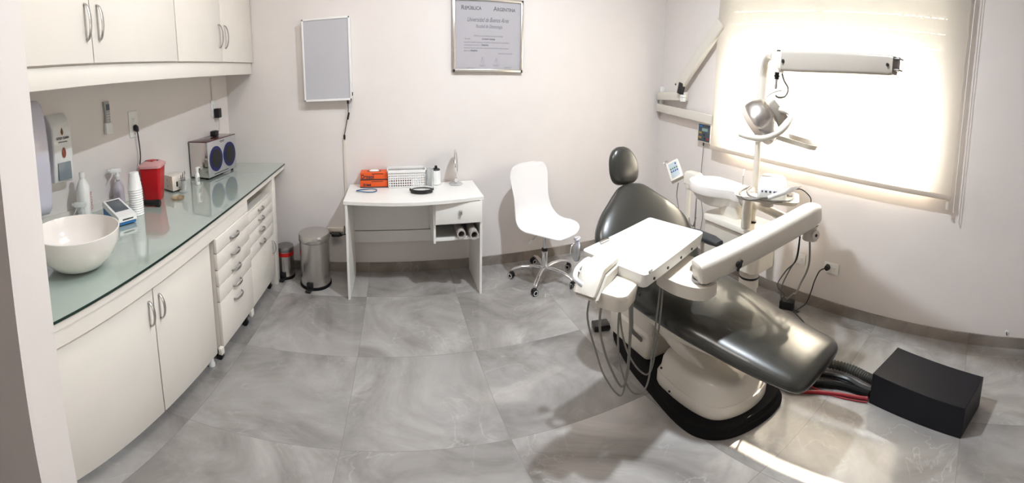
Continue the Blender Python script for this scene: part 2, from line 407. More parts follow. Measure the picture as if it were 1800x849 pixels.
# ---------------------------------------------------------------- worktop run along the left wall
CT = 0.88
def arc_handle(parent, c, ln, axis='z', out=(1, 0, 0), bulge=.030, r=.0055, name='handle', lean=0):
    c = Vector(c); ax = Vector((0, 0, 1)) if axis == 'z' else Vector((0, 1, 0)); o = Vector(out)
    P = [c + ax * (ln / 2 * math.sin(t * PI / 2)) + o * (bulge * (math.cos(t * PI / 2))) for t in (-1, -.75, -.5, -.25, 0, .25, .5, .75, 1)]
    m = MB()
    R = []
    S = spline(P, 3); T = [(S[min(i + 1, len(S) - 1)] - S[max(i - 1, 0)]).normalized() for i in range(len(S))]
    side = Vector((0, 1, 0)) if axis == 'z' else Vector((0, 0, 1))
    for i, p in enumerate(S):
        n = T[i].cross(side); f = 1 - .25 * abs(i / (len(S) - 1) * 2 - 1)
        R.append(sring(p, side, n, .008 * f, .0038, 12, 2.4))
    m.rings(R)
    return m.build(name, HND, parent)

FX = -1.018                                   # front edge of the worktop
t = thing('worktop', 'long white worktop with a pale green glass sheet along the left wall', 'worktop', (FX, 2.0, 0))
y0 = .56
MB().prism([(FX - .006, y0), (FX - .006, YB - .003), (wx(YB) + .002, YB - .003), (wx(y0) + .002, y0)], CT - .042, CT - .009).build('countertop', LAM, t)
MB().prism([(FX, y0), (FX, YB - .004), (wx(YB) + .003, YB - .004), (wx(y0) + .003, y0)], CT - .009, CT).build('glass_sheet', mat('pale_green_glass', (0.40, 0.475, 0.43), 0.04, coat=1.0, spec=1.0), t)
MB().bb(FX - .001, FX + .0025, y0, YB - .004, CT - .010, CT - .0005).build('glass_edge', mat('dark_green_glass_edge', (0.01, 0.03, 0.022), 0.15), t)
MB().bb(FX - .03, FX - .012, y0, 2.335, .772, CT - .042).build('apron', LAM, t)
q = MB(); q.bb(-1.42, FX - .022, 2.90, 2.975, 0, CT - .042, .003); q.build('end_panel', LAM, t)
# upstand
wl = lambda y, d=0: wx(y) + d
MB().prism([(wl(.56, .002), .56), (wl(2.50, .002), 2.50), (wl(2.50, .022), 2.50), (wl(.56, .022), .56)], CT + .0005, CT + .045).build('upstand', LAM, t)

# double-door sink cabinet
cf = FX - .032
t = thing('sink_cabinet', 'white double-door cabinet under the wash bowl, nearest part of the left run', 'cabinet', (cf, 1.2, 0))
MB().prism([(cf - .02, .60), (cf - .02, 1.825), (wl(1.825, .02), 1.825), (wl(.60, .02), .60)], .085, .77).build('body', LAM, t)
for a, b, hy in ((.62, 1.255, 1.222), (1.262, 1.80, 1.30)):
    d = MB().bb(cf - .0195, cf, a, b, .10, .764, .002).build('door', LAM, t)
    arc_handle(d, (cf, hy, .655), .115)
q = MB()
for y in (.70, 1.80):
    q.lathe([(.022, 0), (.022, .02), (.016, .03), (.016, .084)], (cf - .05, y, .001), 16)
    q.lathe([(.022, 0), (.022, .02), (.016, .03), (.016, .084)], (-1.5, y, .001), 16)
q.build_each('foot', PLW, t)

def caster(parent, c, r=.022, name='caster'):
    q = MB(); x, y, z = c
    q.cyl((x, y - .012, r + .001), (x, y + .012, r + .001), r, n=18); q.box((x, y, r * 2 + .008), (.03, .03, .016), .004)
    q.cyl((x, y, r * 2 + .01), (x, y, z), .006, n=8)
    return q.build(name, BLK, parent)
t = thing('drawer_unit', 'white five-drawer unit on wheels beside the double-door cabinet', 'cabinet', (-1.03, 2.08, 0))
MB().bb(-1.46, -1.045, 1.835, 2.325, .105, .770).build('body', LAM, t)
for a, b, hz in ((.690, .768, .715), (.597, .686, .618), (.505, .593, .522), (.412, .501, .425), (.125, .408, .345)):
    d = MB().bb(-1.045, -1.022, 1.835, 2.325, a, b, .003).build('drawer', LAM, t)
    arc_handle(d, (-1.022, 2.07, hz), .115, 'y')
for y in (1.88, 2.28): caster(t, (-1.08, y, .106)); caster(t, (-1.42, y, .106))
q = MB(); q.bb(-1.045, -1.02, 1.80, 1.832, .09, .135, .003); q.bb(-1.045, -1.02, 2.27, 2.31, .075, .125, .003); q.build_each('corner_block', LAM, t)

t = thing('drawer_unit', 'white unit with small drawers and a lower door, at the far end of the worktop', 'cabinet', (-1.05, 2.6, 0))
MB().bb(-1.46, -1.062, 2.345, 2.88, .085, .735).build('body', LAM, t)
for a, b in ((.672, .730), (.602, .668), (.518, .598), (.432, .514)):
    d = MB().bb(-1.062, -1.042, 2.345, 2.88, a, b, .002).build('drawer', LAM, t)
    arc_handle(d, (-1.042, 2.60, (a + b) / 2 + .004), .09, 'y')
d = MB().bb(-1.062, -1.042, 2.345, 2.88, .10, .428, .002).build('door', LAM, t)
arc_handle(d, (-1.042, 2.83, .34), .10)
for y in (2.40, 2.83): caster(t, (-1.09, y, .086), .02); caster(t, (-1.42, y, .086), .02)

# wall cabinets
uf = -1.27
def wall_cabinet(a, b, c, label, hys):
    t = thing('wall_cabinet', label, 'cabinet', (uf, (a + c) / 2, 1.66))
    MB().prism([(uf - .02, a), (uf - .02, c), (wl(c, .001), c), (wl(a, .001), a)], 1.662, 2.46).build('body', LAM, t)
    for (p, q_), hy in zip(((a, b), (b, c)), hys):
        d = MB().bb(uf - .0195, uf, p + .002, q_ - .002, 1.666, 2.455, .002).build('door', LAM, t)
        arc_handle(d, (uf, hy, 1.83), .150, bulge=.034)
    return t
wall_cabinet(.56, 1.237, 1.957, 'white two-door wall cabinet nearest the doorway, above the wash bowl', (1.205, 1.285))
wall_cabinet(1.961, 2.582, 3.205, 'white two-door wall cabinet in the corner, above the steel box', (2.545, 2.64))
one(MB().bb(uf - .035, uf - .015, .56, 3.19, 1.578, 1.661, .002), 'valance', LAM, 'long white pelmet board below both wall cabinets', 'pelmet', (uf, 1.9, 1.578))

# ---------------------------------------------------------------- things on the worktop
# wash bowl
bc = (-1.295, 1.045, CT + .001)
t = thing('wash_bowl', 'round white ceramic vessel basin on the glass worktop', 'basin', bc)
pr_ = [(.055, 0), (.075, .002), (.115, .02), (.155, .055), (.178, .10), (.185, .140), (.180, .141), (.172, .10), (.148, .060), (.108, .028), (.05, .014), (.012, .012)]
pr_ = [(a * 1.10, b * 1.14) for a, b in pr_]
MB().lathe(pr_, bc, 64).build('bowl', CER, t)
MB().lathe([(.022, .0125), (.022, .016), (.012, .018)], bc, 24).build('waste', CHR, t)

# white chemical bottle
def bottle(name, label, c, r, h, m, capm, neck=.016, cap=True, capn='cap'):
    t = thing(name, label, 'bottle', c)
    MB().lathe([(r * .93, 0), (r, .006), (r, h * .62), (r * .93, h * .70), (r * .6, h * .82), (neck, h * .88), (neck, h * .93)], c, 28).build('body', m, t)
    if cap: MB().lathe([(neck + .003, h * .90), (neck + .003, h), (neck, h + .002)], c, 20).build(capn, capm, t)
    return t
t = bottle('plastic_bottle', 'tall white plastic bottle with red print, beside the soap dispenser', (-1.775, 1.530, CT + .001), .046, .262, PLW, PLW)
letters('ALCOHOL', .022, (-1.775 + .047, 1.530 + .014, CT + .160), Matrix(((0, 0, 1), (0, 1, 0), (-1, 0, 0))), 'printing', mat('red_print', (.45, .05, .04), .5), t)
def spray_head(parent, c, m, yaw, s=1.0, nm='spray_head'):
    q = MB(); x, y, z = 0, 0, 0
    q.lathe([(.015 * s, 0), (.016 * s, .002 * s), (.016 * s, .020 * s), (.011 * s, .024 * s), (.010 * s, .035 * s)], (0, 0, 0), 18)
    q.box((.010 * s, 0, .046 * s), (.070 * s, .020 * s, .024 * s), .005 * s, (0, -.12, 0)); q.cyl((.043 * s, 0, .050 * s), (.056 * s, 0, .052 * s), .0075 * s, n=12)
    q.rings([sring((.030 * s + a * s, 0, .038 * s - b * s), (1, 0, 0), (0, 1, 0), w * s, .006 * s, 12) for a, b, w in ((0, 0, .006), (.004, .012, .005), (.012, .026, .004), (.022, .036, .003))])
    q.move(Matrix.Translation(c) @ Matrix.Rotation(yaw, 4, 'Z'))
    return q.build(nm, m, parent)
c = (-1.60, 1.36, CT + .001)
t = thing('spray_bottle', 'small clear spray bottle with clear trigger, behind the basin rim', 'spray bottle', c)
MB().lathe([(.036, 0), (.040, .004), (.044, .03), (.042, .055), (.030, .078), (.014, .090), (.014, .10)], c, 28).build('body', CLR, t)
spray_head(t, (c[0], c[1], c[2] + .098), CLR, math.radians(-125), 1.05)
c = (-1.765, 1.845, CT + .001)
t = thing('spray_bottle', 'spray bottle half full of violet liquid, between card reader and cup stack', 'spray bottle', c)
MB().lathe([(.036, 0), (.040, .004), (.040, .095), (.038, .115), (.024, .14), (.014, .15), (.014, .165)], c, 28).build('body', clear('frosted_bottle', (.66, .62, .68), .35, .3), t)
MB().lathe([(.034, .003), (.0375, .006), (.0375, .092), (.001, .0921)], c, 28).build('liquid', mat('violet_liquid', (.33, .24, .46), .2), t)
spray_head(t, (c[0], c[1], c[2] + .160), PLW, math.radians(-120), 1.15)
# card reader
c = Vector((-1.57, 1.625, CT + .001))
t = thing('card_reader', 'white payment terminal with black screen and blue underside', 'card reader', c)
Rz = Matrix.Rotation(math.radians(-22), 4, 'Z') @ Matrix.Scale(1.38, 4)
T = Matrix.Translation(c) @ Rz
def loc_prism(pts, w, M):                       # side profile pts (x,z) swept over width w
    q = MB(); q.rings([[Vector((x, s * w / 2, z)) for x, z in pts] for s in (-1, 1)]); return q.move(M)
loc_prism([(-.085, .002), (-.085, .045), (-.075, .060), (.085, .026), (.085, .004), (.06, .001)], .080, T).build('body', BLUEP, t)
loc_prism([(-.088, .045), (-.076, .066), (.088, .034), (.090, .016), (.086, .014)], .086, T).build('top_shell', PLW, t)
MB().box((-.012, 0, .0545), (.105, .066, .002), .001, (0, .187, 0)).move(T).build('screen', BASEB, t)
MB().box((.0905, 0, .024), (.002, .05, .004)).move(T).build('card_slot', BLK, t)
one(MB().lathe([(.017, 0), (.018, .002), (.018, .018), (.015, .021), (.0, .021)], (-1.50, 1.46, CT + .001), 24), 'bottle_cap', PLW, 'small loose white screw cap between basin and card reader', 'cap', (-1.50, 1.46, CT + .001))
# cup stack
base = Vector((-1.535, 1.755, CT + .001)); first = None
def cup_mesh(b):
    return MB().lathe([(.046, 0), (.0475, .003), (.045, .006), (.031, .092), (.029, .093), (.001, .0925)], b, 28)
for k in range(12):
    b = base + Vector((0, 0, k * .0125))
    lab = 'white plastic cup, one of those nested upside down in the tall stack'
    if k == 0:
        first = one(cup_mesh(b), 'plastic_cup', PLW, lab, 'cup', b, 'nested cups in the upside-down stack')
    elif k < 11:
        o = first.copy(); COL.objects.link(o); o.location = b
    else:
        o = first.copy(); COL.objects.link(o); o.location = b; o['label'] = 'topmost white plastic cup of the upside-down stack'
# sharps container
c = Vector((-1.625, 2.06, CT + .001))
t = thing('sharps_container', 'red sharps container with a translucent pink lid, on the worktop', 'container', c)
q = MB(); q.rings([[Vector((x, y, c.z + z)) for x, y in rrect(c.x, c.y, w_, w_, .02, .35)] for z, w_ in ((0, .112), (.004, .118), (.17, .150), (.20, .156))]); q.build('tub', RED, t)
q = MB(); q.rings([[Vector((x, y, c.z + z)) for x, y in rrect(c.x, c.y, w_, w_, .03, .35)] for z, w_ in ((.201, .172), (.215, .172), (.222, .150), (.235, .10), (.236, .02))]); l = q.build('lid', LIDP, t)
MB().lathe([(.030, .236), (.030, .240), (.001, .240)], c, 20).build('opening', RED, l)
# black torch / remote lying down
q = MB(); q.lathe([(.012, 0), (.017, .004), (.017, .075), (.020, .085), (.021, .115), (.018, .118)], (-1.590, 1.90, CT + .021), 20, axis=(.9, .25, 0))
one(q, 'curing_light', BLK, 'short black cylinder torch lying at the foot of the red container', 'torch', (-1.53, 1.93, CT + .001))
# white control box with switch
c = Vector((-1.615, 2.31, CT + .004)); T = Matrix.Translation(c) @ Matrix.Rotation(math.radians(-22), 4, 'Z')
t = thing('control_box', 'small cream appliance box with a rocker switch, between red container and instrument glass', 'appliance', c)
MB().box((0, 0, .052), (.135, .125, .095), .004).move(T).build('case', PLA, t)
MB().box((.0685, -.022, .045), (.004, .014, .032), .001).move(T).build('switch', BLK, t)
MB().box((0, 0, .003), (.12, .11, .006)).move(T).build('base', BLK, t)
q = MB(); q.box((.0685, .025, .075), (.001, .045, .004)); q.box((.0685, .025, .064), (.001, .05, .003)); q.box((.0685, .02, .02), (.001, .06, .003)); q.cyl((.0, -.063, .07), (0, -.0645, .07), .004); q.cyl((0, -.063, .03), (0, -.0645, .03), .004); q.move(T).build_each('printing', PRINTG, t)
# instrument glass
c = Vector((-1.51, 2.275, CT + .001))
t = thing('instrument_jar', 'small clear glass jar standing before the cream appliance box', 'jar', c)
MB().lathe([(.034, 0), (.036, .003), (.036, .006), (.020, .012), (.021, .07), (.019, .07), (.018, .013), (.001, .012)], c, 24).build('glass', CLR, t)
for k, (a, dx, dy, h) in enumerate(((0, .008, .006, .13), (1, -.006, .010, .12), (2, .004, -.010, .115), (3, -.01, -.004, .105), (4, .012, -.002, .095))):
    q = MB(); p0 = c + Vector((dx * .5, dy * .5, .014)); p1 = c + Vector((dx * 1.5, dy * 1.5, h))
    q.tube([p0, (p0 + p1) / 2, p1], lambda s: .0035 - .0012 * s, 8, 2); q.cyl(p1 - Vector((0, 0, .02)), p1, .0048, .0026, 8)
    one(q, 'dental_instrument', DSTL, 'slim steel instrument standing in the small glass jar', 'instrument', p0, 'instruments in the glass jar')
# small dropper bottle
c = Vector((-1.50, 2.465, CT + .001))
t = thing('dropper_bottle', 'small white flip-top bottle before the mirrored steel box', 'bottle', c)
MB().lathe([(.018, 0), (.019, .002), (.019, .062), (.014, .075), (.010, .08)], c, 20).build('body', PLW, t)
q = MB(); q.lathe([(.011, .08), (.012, .105), (.010, .115)], c, 16); q.box(c + Vector((.010, .010, .113)), (.026, .012, .010), .003, (0, 0, .8)); q.build('nozzle', PLW, t)
q = MB()
for z, w_ in ((.050, .020), (.043, .024), (.034, .022), (.026, .020)): q.box(c + Vector((.0175, -.006, z)), (.003, w_, .0025), 0, (0, 0, -.35))
q.build_each('printing', PRINT, t)
# tan glass dish
q = MB().lathe([(.036, 0), (.044, .003), (.046, .010), (.043, .010), (.040, .005), (.001, .004)], (-1.455, 2.11, CT + .001), 28)
one(q, 'glass_dish', TANG, 'small round amber glass dish lying flat before the instrument jar', 'dish', (-1.455, 2.11, CT + .001))
# mirrored steel box with two blue openings
c = Vector((-1.532, 2.815, CT + .014)); T = Matrix.Translation(c) @ Matrix.Rotation(math.radians(-9), 4, 'Z')
t = thing('steel_box', 'mirrored steel box with two round blue-rimmed openings and smoked brown top', 'appliance', c)
W, D, Hh = .188, .41, .245      # x depth, y width
MB().box((0, 0, Hh / 2), (W, D, Hh), .002).move(T).build('case', MIR, t)
MB().box((-.002, 0, Hh + .003), (W + .008, D + .008, .006), .001).move(T).build('top_plate', BRN, t)
MB().box((W / 2 + .002, 0, Hh / 2), (.004, D, Hh), .001).move(T).build('front_plate', mat('pale_steel', (.50, .50, .52), .35, metal=.6), t)
for s in (-.098, .098):
    q = MB().cyl((W / 2 + .004, s, .118), (W / 2 + .010, s, .118), .088, n=40); o = q.move(T).build('opening_ring', BLUE, t)
    MB().cyl((W / 2 + .010, s, .118), (W / 2 + .0115, s, .118), .066, n=40).move(T).build('opening', BLK, o)
q = MB(); q.box((W / 2 + .0045, .0, .230), (.001, .07, .005)); q.box((W / 2 + .0045, 0, .222), (.001, .05, .003)); q.box((W / 2 + .0045, -.03, .014), (.001, .20, .005)); q.move(T).build_each('printing', PRINT, t)
q = MB()
for a in (-1, 1):
    for b in (-1, 1): q.cyl((a * .06, b * .18, -.013), (a * .06, b * .18, 0), .012, n=14)
q.move(T).build_each('foot', RUB, t)
ba = T @ Vector((-.01, .045, Hh + .0065))
one(MB().box(ba + Vector((0, 0, .022)), (.055, .065, .042), .006), 'power_block', BLK, 'black adapter block lying on the smoked top of the steel box', 'adapter', ba)

# ---------------------------------------------------------------- things on the left wall
def on_wall(y, z, d=0.0): return Vector((wx(y) + d, y, z))
# towel dispenser
c = on_wall(1.19, .965)
t = thing('towel_dispenser', 'large glossy lavender-white paper towel dispenser by the doorway wall', 'dispenser', c)
prof = [(a, b * 1.28) for a, b in [(0, 0), (.10, .0), (.155, .03), (.172, .10), (.178, .2), (.172, .32), (.15, .41), (.10, .455), (.0, .46)]]
def side_body(prof, y0_, y1_, base, grow=0, k=4):
    P = [Vector((x, 0, z)) for x, z in prof]; S = spline(P, 5)
    q = MB(); ys = [(y0_, .94), (y0_ + .012, 1), (y1_ - .012, 1), (y1_, .94)]
    cz = sum(p.z for p in S) / len(S)
    q.rings([[Vector((base.x + .002 + p.x * f, base.y + y, base.z + cz + (p.z - cz) * (1 - (1 - f) * .6))) for p in S] for y, f in ys]); return q
side_body(prof, -.13, .135, c).build('body', TOWEL, t)
cp = [(x, z) for x, z in prof]
q = MB(); P = [c + Vector((x * .985 + .003 - .032, .1355, z * .92 + .02)) for x, z in prof[1:8]]
q.tube(P, .0022, 8, 5); q.build('seam', BLK, t)
MB().cyl(c + Vector((.105, .134, .055)), c + Vector((.105, .139, .055)), .011, n=20).build('lock', CHR, t)
t.rotation_euler.z = -math.atan(.2)
c = on_wall(1.44, 1.112)
t = thing('soap_dispenser', 'white wall soap dispenser with gold drop emblem and grey push panel', 'dispenser', c)
q = MB(); d = .115
Y0, Y1 = -.066, .072
q.rings([[c + Vector((.002, a, z)) + Vector((x, 0, 0)) for x, a in rrect(0 + xx / 2, (Y0 + Y1) / 2, xx, Y1 - Y0, .014, 0)] for z, xx in ((0, .088), (.004, .094), (.13, .112), (.280, .118), (.312, .10), (.352, .05), (.356, .03))])
q.build('body', PLW, t)
fx = c.x + .118
MB().bb(fx - .020, fx - .001, c.y - .040, c.y + .050, c.z + .012, c.z + .105, .003).build('push_panel', mat('grey_window', (.23, .27, .30), .25), t)
dr = MB(); P = []
for i in range(24):
    a = 2 * PI * i / 24; P.append(Vector((fx + .003, c.y + .003 + .0085 * math.sin(a) * (1 if math.cos(a) < 0 else (1 - math.cos(a)) ** .9), c.z + .265 + .018 * math.cos(a) * (1 if math.cos(a) < 0 else 1.3))))
dr.bm.faces.new([dr.bm.verts.new(p) for p in P]); 
o = dr.build('drop_emblem', GOLD, t)
sol = o.modifiers.new('t', 'SOLIDIFY'); sol.thickness = .001
MB().ball((fx + .001, c.y + .006, c.z + .155), (.003, .028, .055)).build('level_window', mat('rust_window', (.30, .08, .05), .2), t)
LW = Matrix(((0, 0, 1), (1, 0, 0), (0, 1, 0)))       # text on a wall facing +X
letters('GOLD CLEAN', .0165, (fx + .003, c.y + .004, c.z + .226), LW, 'lettering', PRINT, t, bold=.0006, align='CENTER', sx=.85)
letters('INTERNATIONAL', .008, (fx + .003, c.y + .004, c.z + .209), LW, 'lettering', PRINT, t, bold=.0003, align='CENTER')
t.rotation_euler.z = -math.atan(.2)
# cordless phone in a holder
c = on_wall(1.852, 1.318)
t = thing('cordless_phone', 'silver grey cordless handset in a small white wall holder', 'phone', c)
q = MB(); q.rings([sring(c + Vector((.014 + .006 * math.sin(k / 7 * PI), 0, .008 + k * .0245)), (0, 1, 0), (1, 0, 0), .022 - .004 * math.sin(k / 7 * PI) * (1 if k < 5 else .3), .012, 20, 3.5) for k in range(8)]); q.build('handset', mat('silver_plastic', (.42, .42, .42), .35), t)
MB().bb(c.x + .002, c.x + .036, c.y - .027, c.y + .028, c.z - .012, c.z + .055, .005).build('holder', PLW, t)
MB().bb(c.x + .03, c.x + .0335, c.y - .014, c.y + .014, c.z + .128, c.z + .162, .001).build('display', BASEB, t)
q = MB()
for r in range(5):
    for k in range(3): q.ball(c + Vector((.033 if r > 0 else .034, -.011 + k * .011, .112 - r * .015 - (0 if r < 4 else .0))), (.006, .007, .007), 8)
q.build_each('key', PLW, t)
t.rotation_euler.z = -math.atan(.2)
# outlet with plug
def outlet_plate(name, label, c, n, w_, h_, horiz=False, plug=(), cat='outlet'):
    """wall outlet; n = outward normal"""
    c = Vector(c); n = Vector(n); s = Vector((0, 0, 1)).cross(n); t = thing(name, label, cat, c)
    M = Matrix((s, Vector((0, 0, 1)), n)).transposed()
    MB().box(c + n * .005, (w_, h_, .009), .004, M).build('plate', PLW, t)
    cs = [(-w_ * .22, 0), (w_ * .22, 0)] if horiz else [(0, h_ * .17), (0, -h_ * .17)]
    for k, (a, b) in enumerate(cs):
        p = c + s * a + Vector((0, 0, b)) + n * .010
        sk = MB().box(p, (.034, .034, .002), .002, M).build('socket', PLW, t)
        q = MB()
        for dx, dz, r in ((-.007, .004, .5), (.007, .004, -.5), (0, -.008, 0)):
            q.box(p + s * dx + Vector((0, 0, dz)) + n * .001, (.0022, .008, .001), 0, M @ Matrix.Rotation(r, 3, 'Z'))
        q.build_each('slot', PRINT, sk)
    return t, s
c = on_wall(2.08, 1.336); OL = c
outlet_plate('wall_outlet', 'white double wall outlet beside the cordless phone', c, (.9806, -.1961, 0), .085, .162)
p = c + Vector((.012, 0, -.024))
t = thing('plug_and_cord', 'black plug with a curled black cord hanging behind the red container', 'cord', p)
q = MB(); q.rings([sring(p + Vector((x, 0, z)), (0, 1, 0), (0, 0, 1), a, b, 16) for x, z, a, b in ((0, 0, .014, .018), (.012, 0, .018, .022), (.028, -.006, .015, .020), (.034, -.012, .008, .012))]); q.build('plug', BLK, t)
q = MB(); cx = p + Vector((.025, 0, -.02))
pts = [cx, cx + Vector((.0, .01, -.08)), cx + Vector((.0, .012, -.16)), cx + Vector((0, -.01, -.23)), cx + Vector((.01, -.03, -.29)), cx + Vector((.02, .0, -.31)), cx + Vector((.02, .04, -.29)), cx + Vector((.02, .05, -.32)), cx + Vector((.02, .0, -.36)), cx + Vector((.02, -.03, -.33)), cx + Vector((.02, .03, -.30)), cx + Vector((.02, .06, -.36)), cx + Vector((.02, .02, -.455)), cx + Vector((.06, .10, -.4555))]
q.tube(pts, .0045, 8, 6); q.build('cord', BLK, t)
# adapter outlet far
c = on_wall(2.985, 1.343)
t, _ = outlet_plate('surface_outlet', 'narrow white surface outlet in the corner above the steel box', c, (.9806, -.1961, 0), .05, .13)
c2 = c + Vector((.012, .03, -.020))
t = thing('wall_adapter', 'black plug-in adapter with its thin cord, in the corner outlet', 'adapter', c2)
MB().box(c2 + Vector((.026, 0, -.018)), (.05, .062, .072), .006).build('block', BLK, t)
MB().tube([c2 + Vector((.03, 0, -.055)), c2 + Vector((.032, 0, -.11)), (c2.x + .034, c2.y - .03, 1.16), Vector((ba.x, ba.y + .02, ba.z + .045))], .0022, 8, 5).build('cord', PLG, t)
q = MB().bb(c.x, c.x + .014, c.y - .012, c.y + .012, c.z + .067, 1.577, .001)
one(q, 'cable_trunking', LIGHTW, 'thin cream trunking from corner outlet up to the wall cabinet', 'trunking', (c.x, c.y, c.z + .067))

# ---------------------------------------------------------------- back wall
# framed diploma
F0, F1, G0, G1 = .492, 1.125, 1.525, 2.075
t = thing('framed_diploma', 'silver-framed university diploma hanging on the back wall', 'diploma', ((F0 + F1) / 2, YB, G0))
q = MB(); b = .022
for a, b_, c, d in ((F0, F1, G0, G0 + b), (F0, F1, G1 - b, G1), (F0, F0 + b, G0, G1), (F1 - b, F1, G0, G1)): q.bb(a, b_, YB - .03, YB - .001, c, d, .003)
q.build('frame', mat('champagne_metal', (.70, .66, .60), .3, metal=.9), t)
pp = MB().bb(F0 + .018, F1 - .018, YB - .016, YB - .010, G0 + .018, G1 - .018).build('paper', PAPER, t)
MB().bb(F0 + .019, F1 - .019, YB - .0225, YB - .0205, G0 + .019, G1 - .019).build('glass', clear('picture_glass', (.9, .9, .92), .9, .04), t)
BW = Matrix(((1, 0, 0), (0, 0, -1), (0, 1, 0)))
ty = YB - .0165
sc = (F1 - F0) / 126.0                        # metres per photo pixel of the frame
def line(s, px, py, size, al='LEFT', sh=0, bold=0, sx=1.0, m=PRINT):
    letters(s, size, (F0 + (px - 792) * sc, ty, G1 - (py - 0.5) * (G1 - G0) / 128), BW, 'lettering', m, pp, sh, bold, al, sx)
line('R', 807, 21.5, .046, bold=.001); line('EPÚBLICA', 813, 21.5, .036, bold=.001, sx=.93)
line('A', 864, 22, .046, bold=.001); line('RGENTINA', 870.5, 22, .036, bold=.001, sx=.93)
line('Universidad de Buenos Aires', 854, 42, .048, 'CENTER', .45, .0002, .66)
line('Facultad de Odontología', 856, 52.5, .036, 'CENTER', .45, .0001, .66)
line('El Rector de la Universidad y el Decano de la Facultad', 855, 67.5, .0165, 'CENTER', .4, 0, .72)
line('Por cuanto', 813, 72.8, .0150, 'LEFT', .4, 0, .75)
line('de la Facultad de Odontología', 855, 72.8, .0160, 'CENTER', .3, .0007, .6)
line('natural de la República Argentina, ha terminado los estudios del plan correspondiente', 811.5, 78.5, .0150, 'LEFT', .4, 0, .78)
line('correspondientes a la carrera de', 811.5, 83.2, .0150, 'LEFT', .4, 0, .74)
line('Odontólogo', 842, 83.2, .0175, 'LEFT', .4, .0007, .75)
line('Por tanto, de acuerdo con las normas vigentes, esta Universidad le confiere el presente', 811.5, 88.2, .0150, 'LEFT', .4, 0, .76)
line('diploma de', 811.5, 93, .0150, 'LEFT', .4, 0, .75); line('Odontólogo', 822.5, 93, .0175, 'LEFT', .4, .0007, .75)
line('Buenos Aires, a los días del mes', 873, 97, .0140, 'LEFT', .4, 0, .72)
for px, py, wd in ((817, 121, 13), (839, 116.5, 12), (864, 116, 11), (884, 119.5, 14)):
    q = MB(); x = F0 + (px - 792) * sc; zz = G1 - py * (G1 - G0) / 128
    q.bb(x, x + wd * sc, ty - .0006, ty + .0002, zz, zz + .003); q.bb(x + .005, x + wd * sc - .008, ty - .0006, ty + .0002, zz - .007, zz - .0045); q.build('signature_line', PRINTG, pp)
for px, py, s_ in ((843, 108, 1.0), (868, 108, .8)):
    x = F0 + (px - 792) * sc; zz = G1 - py * (G1 - G0) / 128
    MB().tube([(x + s_ * .012 * math.cos(a * 1.3) + a * .002, ty - .0004, zz + s_ * .028 * math.sin(a * 1.9)) for a in range(10)], .0006, 6, 5).build('signature', PRINTG, pp)
# x-ray light box
L0, L1, M0, M1 = -.785, -.372, 1.345, 1.945
t = thing('light_box', 'white wall light box with a blank grey viewing screen', 'light box', (L0, YB, M0))
q = MB(); yf = YB - .075
q.bb(L0, L1, YB - .065, YB - .002, M0, M1, .003)
for a, b_, c, d in ((L0, L1, M0, M0 + .014), (L0, L1, M1 - .014, M1), (L0, L0 + .014, M0, M1), (L1 - .014, L1, M0, M1)): q.bb(a, b_, yf, YB - .06, c, d, .002)
q.build('housing', PLW, t)
MB().bb(L0 + .013, L1 - .013, YB - .0685, YB - .0655, M0 + .013, M1 - .013).build('screen', LBOX, t)
MB().bb(L1, L1 + .008, YB - .05, YB - .035, M0 + .03, M0 + .055, .002).build('switch', BLK, t)
c = Vector((-.412, YB - .03, M0 - .001))
t = thing('hanging_cord', 'black cord with an inline switch hanging under the light box', 'cord', c)
MB().tube([c, c + Vector((0, 0, -.07)), c + Vector((-.004, 0, -.11)), c + Vector((-.02, .005, -.17)), c + Vector((-.045, .012, -.265))], .0035, 8, 5).build('cord', BLK, t)
q = MB(); q.cyl(c, c + Vector((0, 0, -.025)), .009, n=12); q.build('connector', BLK, t)
MB().box(c + Vector((-.001, 0, -.115)), (.016, .016, .055), .005, (0, .25, 0)).build('inline_switch', BLK, t)
MB().box(c + Vector((-.042, .012, -.27)), (.018, .016, .035), .005).build('end_connector', BLK, t)
x = c.x - .045
one(MB().prism([(x - .009, YB - .014), (x + .009, YB - .014), (x + .009, YB - .001), (x - .009, YB - .001)], .365, 1.07), 'cable_trunking', LIGHTW, 'thin cream vertical trunking between light box cord and low outlet', 'trunking', (x, YB, .37))
# low outlet, half behind the desk
c = Vector((-.565, YB - .001, .345))
t = thing('low_outlet', 'cream surface outlet low on the back wall beside the desk', 'outlet', c)
MB().bb(c.x - .075, c.x + .075, YB - .03, YB - .001, c.z - .002, c.z + .032, .004).build('plate', LIGHTW, t)
c = Vector((-.555, YB - .032, .33))
t = thing('plug_and_cord', 'black plug and short black cords at the low outlet behind the steel bin', 'cord', c)
q = MB(); q.cyl(c + Vector((-.04, -.012, 0)), c + Vector((.03, -.012, 0)), .019, n=16); q.cyl(c + Vector((.03, -.012, 0)), c + Vector((.055, -.012, -.005)), .017, .007, 16); q.build('plug', BLK, t)
MB().tube([c + Vector((.05, -.012, -.004)), c + Vector((.09, -.01, .0)), c + Vector((.12, -.012, -.02)), c + Vector((.15, -.012, -.03)), c + Vector((.19, -.01, -.05))], .0045, 8, 5).build('cord', BLK, t)
MB().tube([c + Vector((-.04, -.012, .004)), c + Vector((-.08, -.02, .02)), c + Vector((-.13, -.015, .035))], .0035, 8, 5).build('cord', BLK, t)
MB().tube([c + Vector((.075, -.010, 0)), c + Vector((.078, -.008, .04)), c + Vector((.075, -.01, .07))], .0035, 8, 5).build('cord', BLK, t)

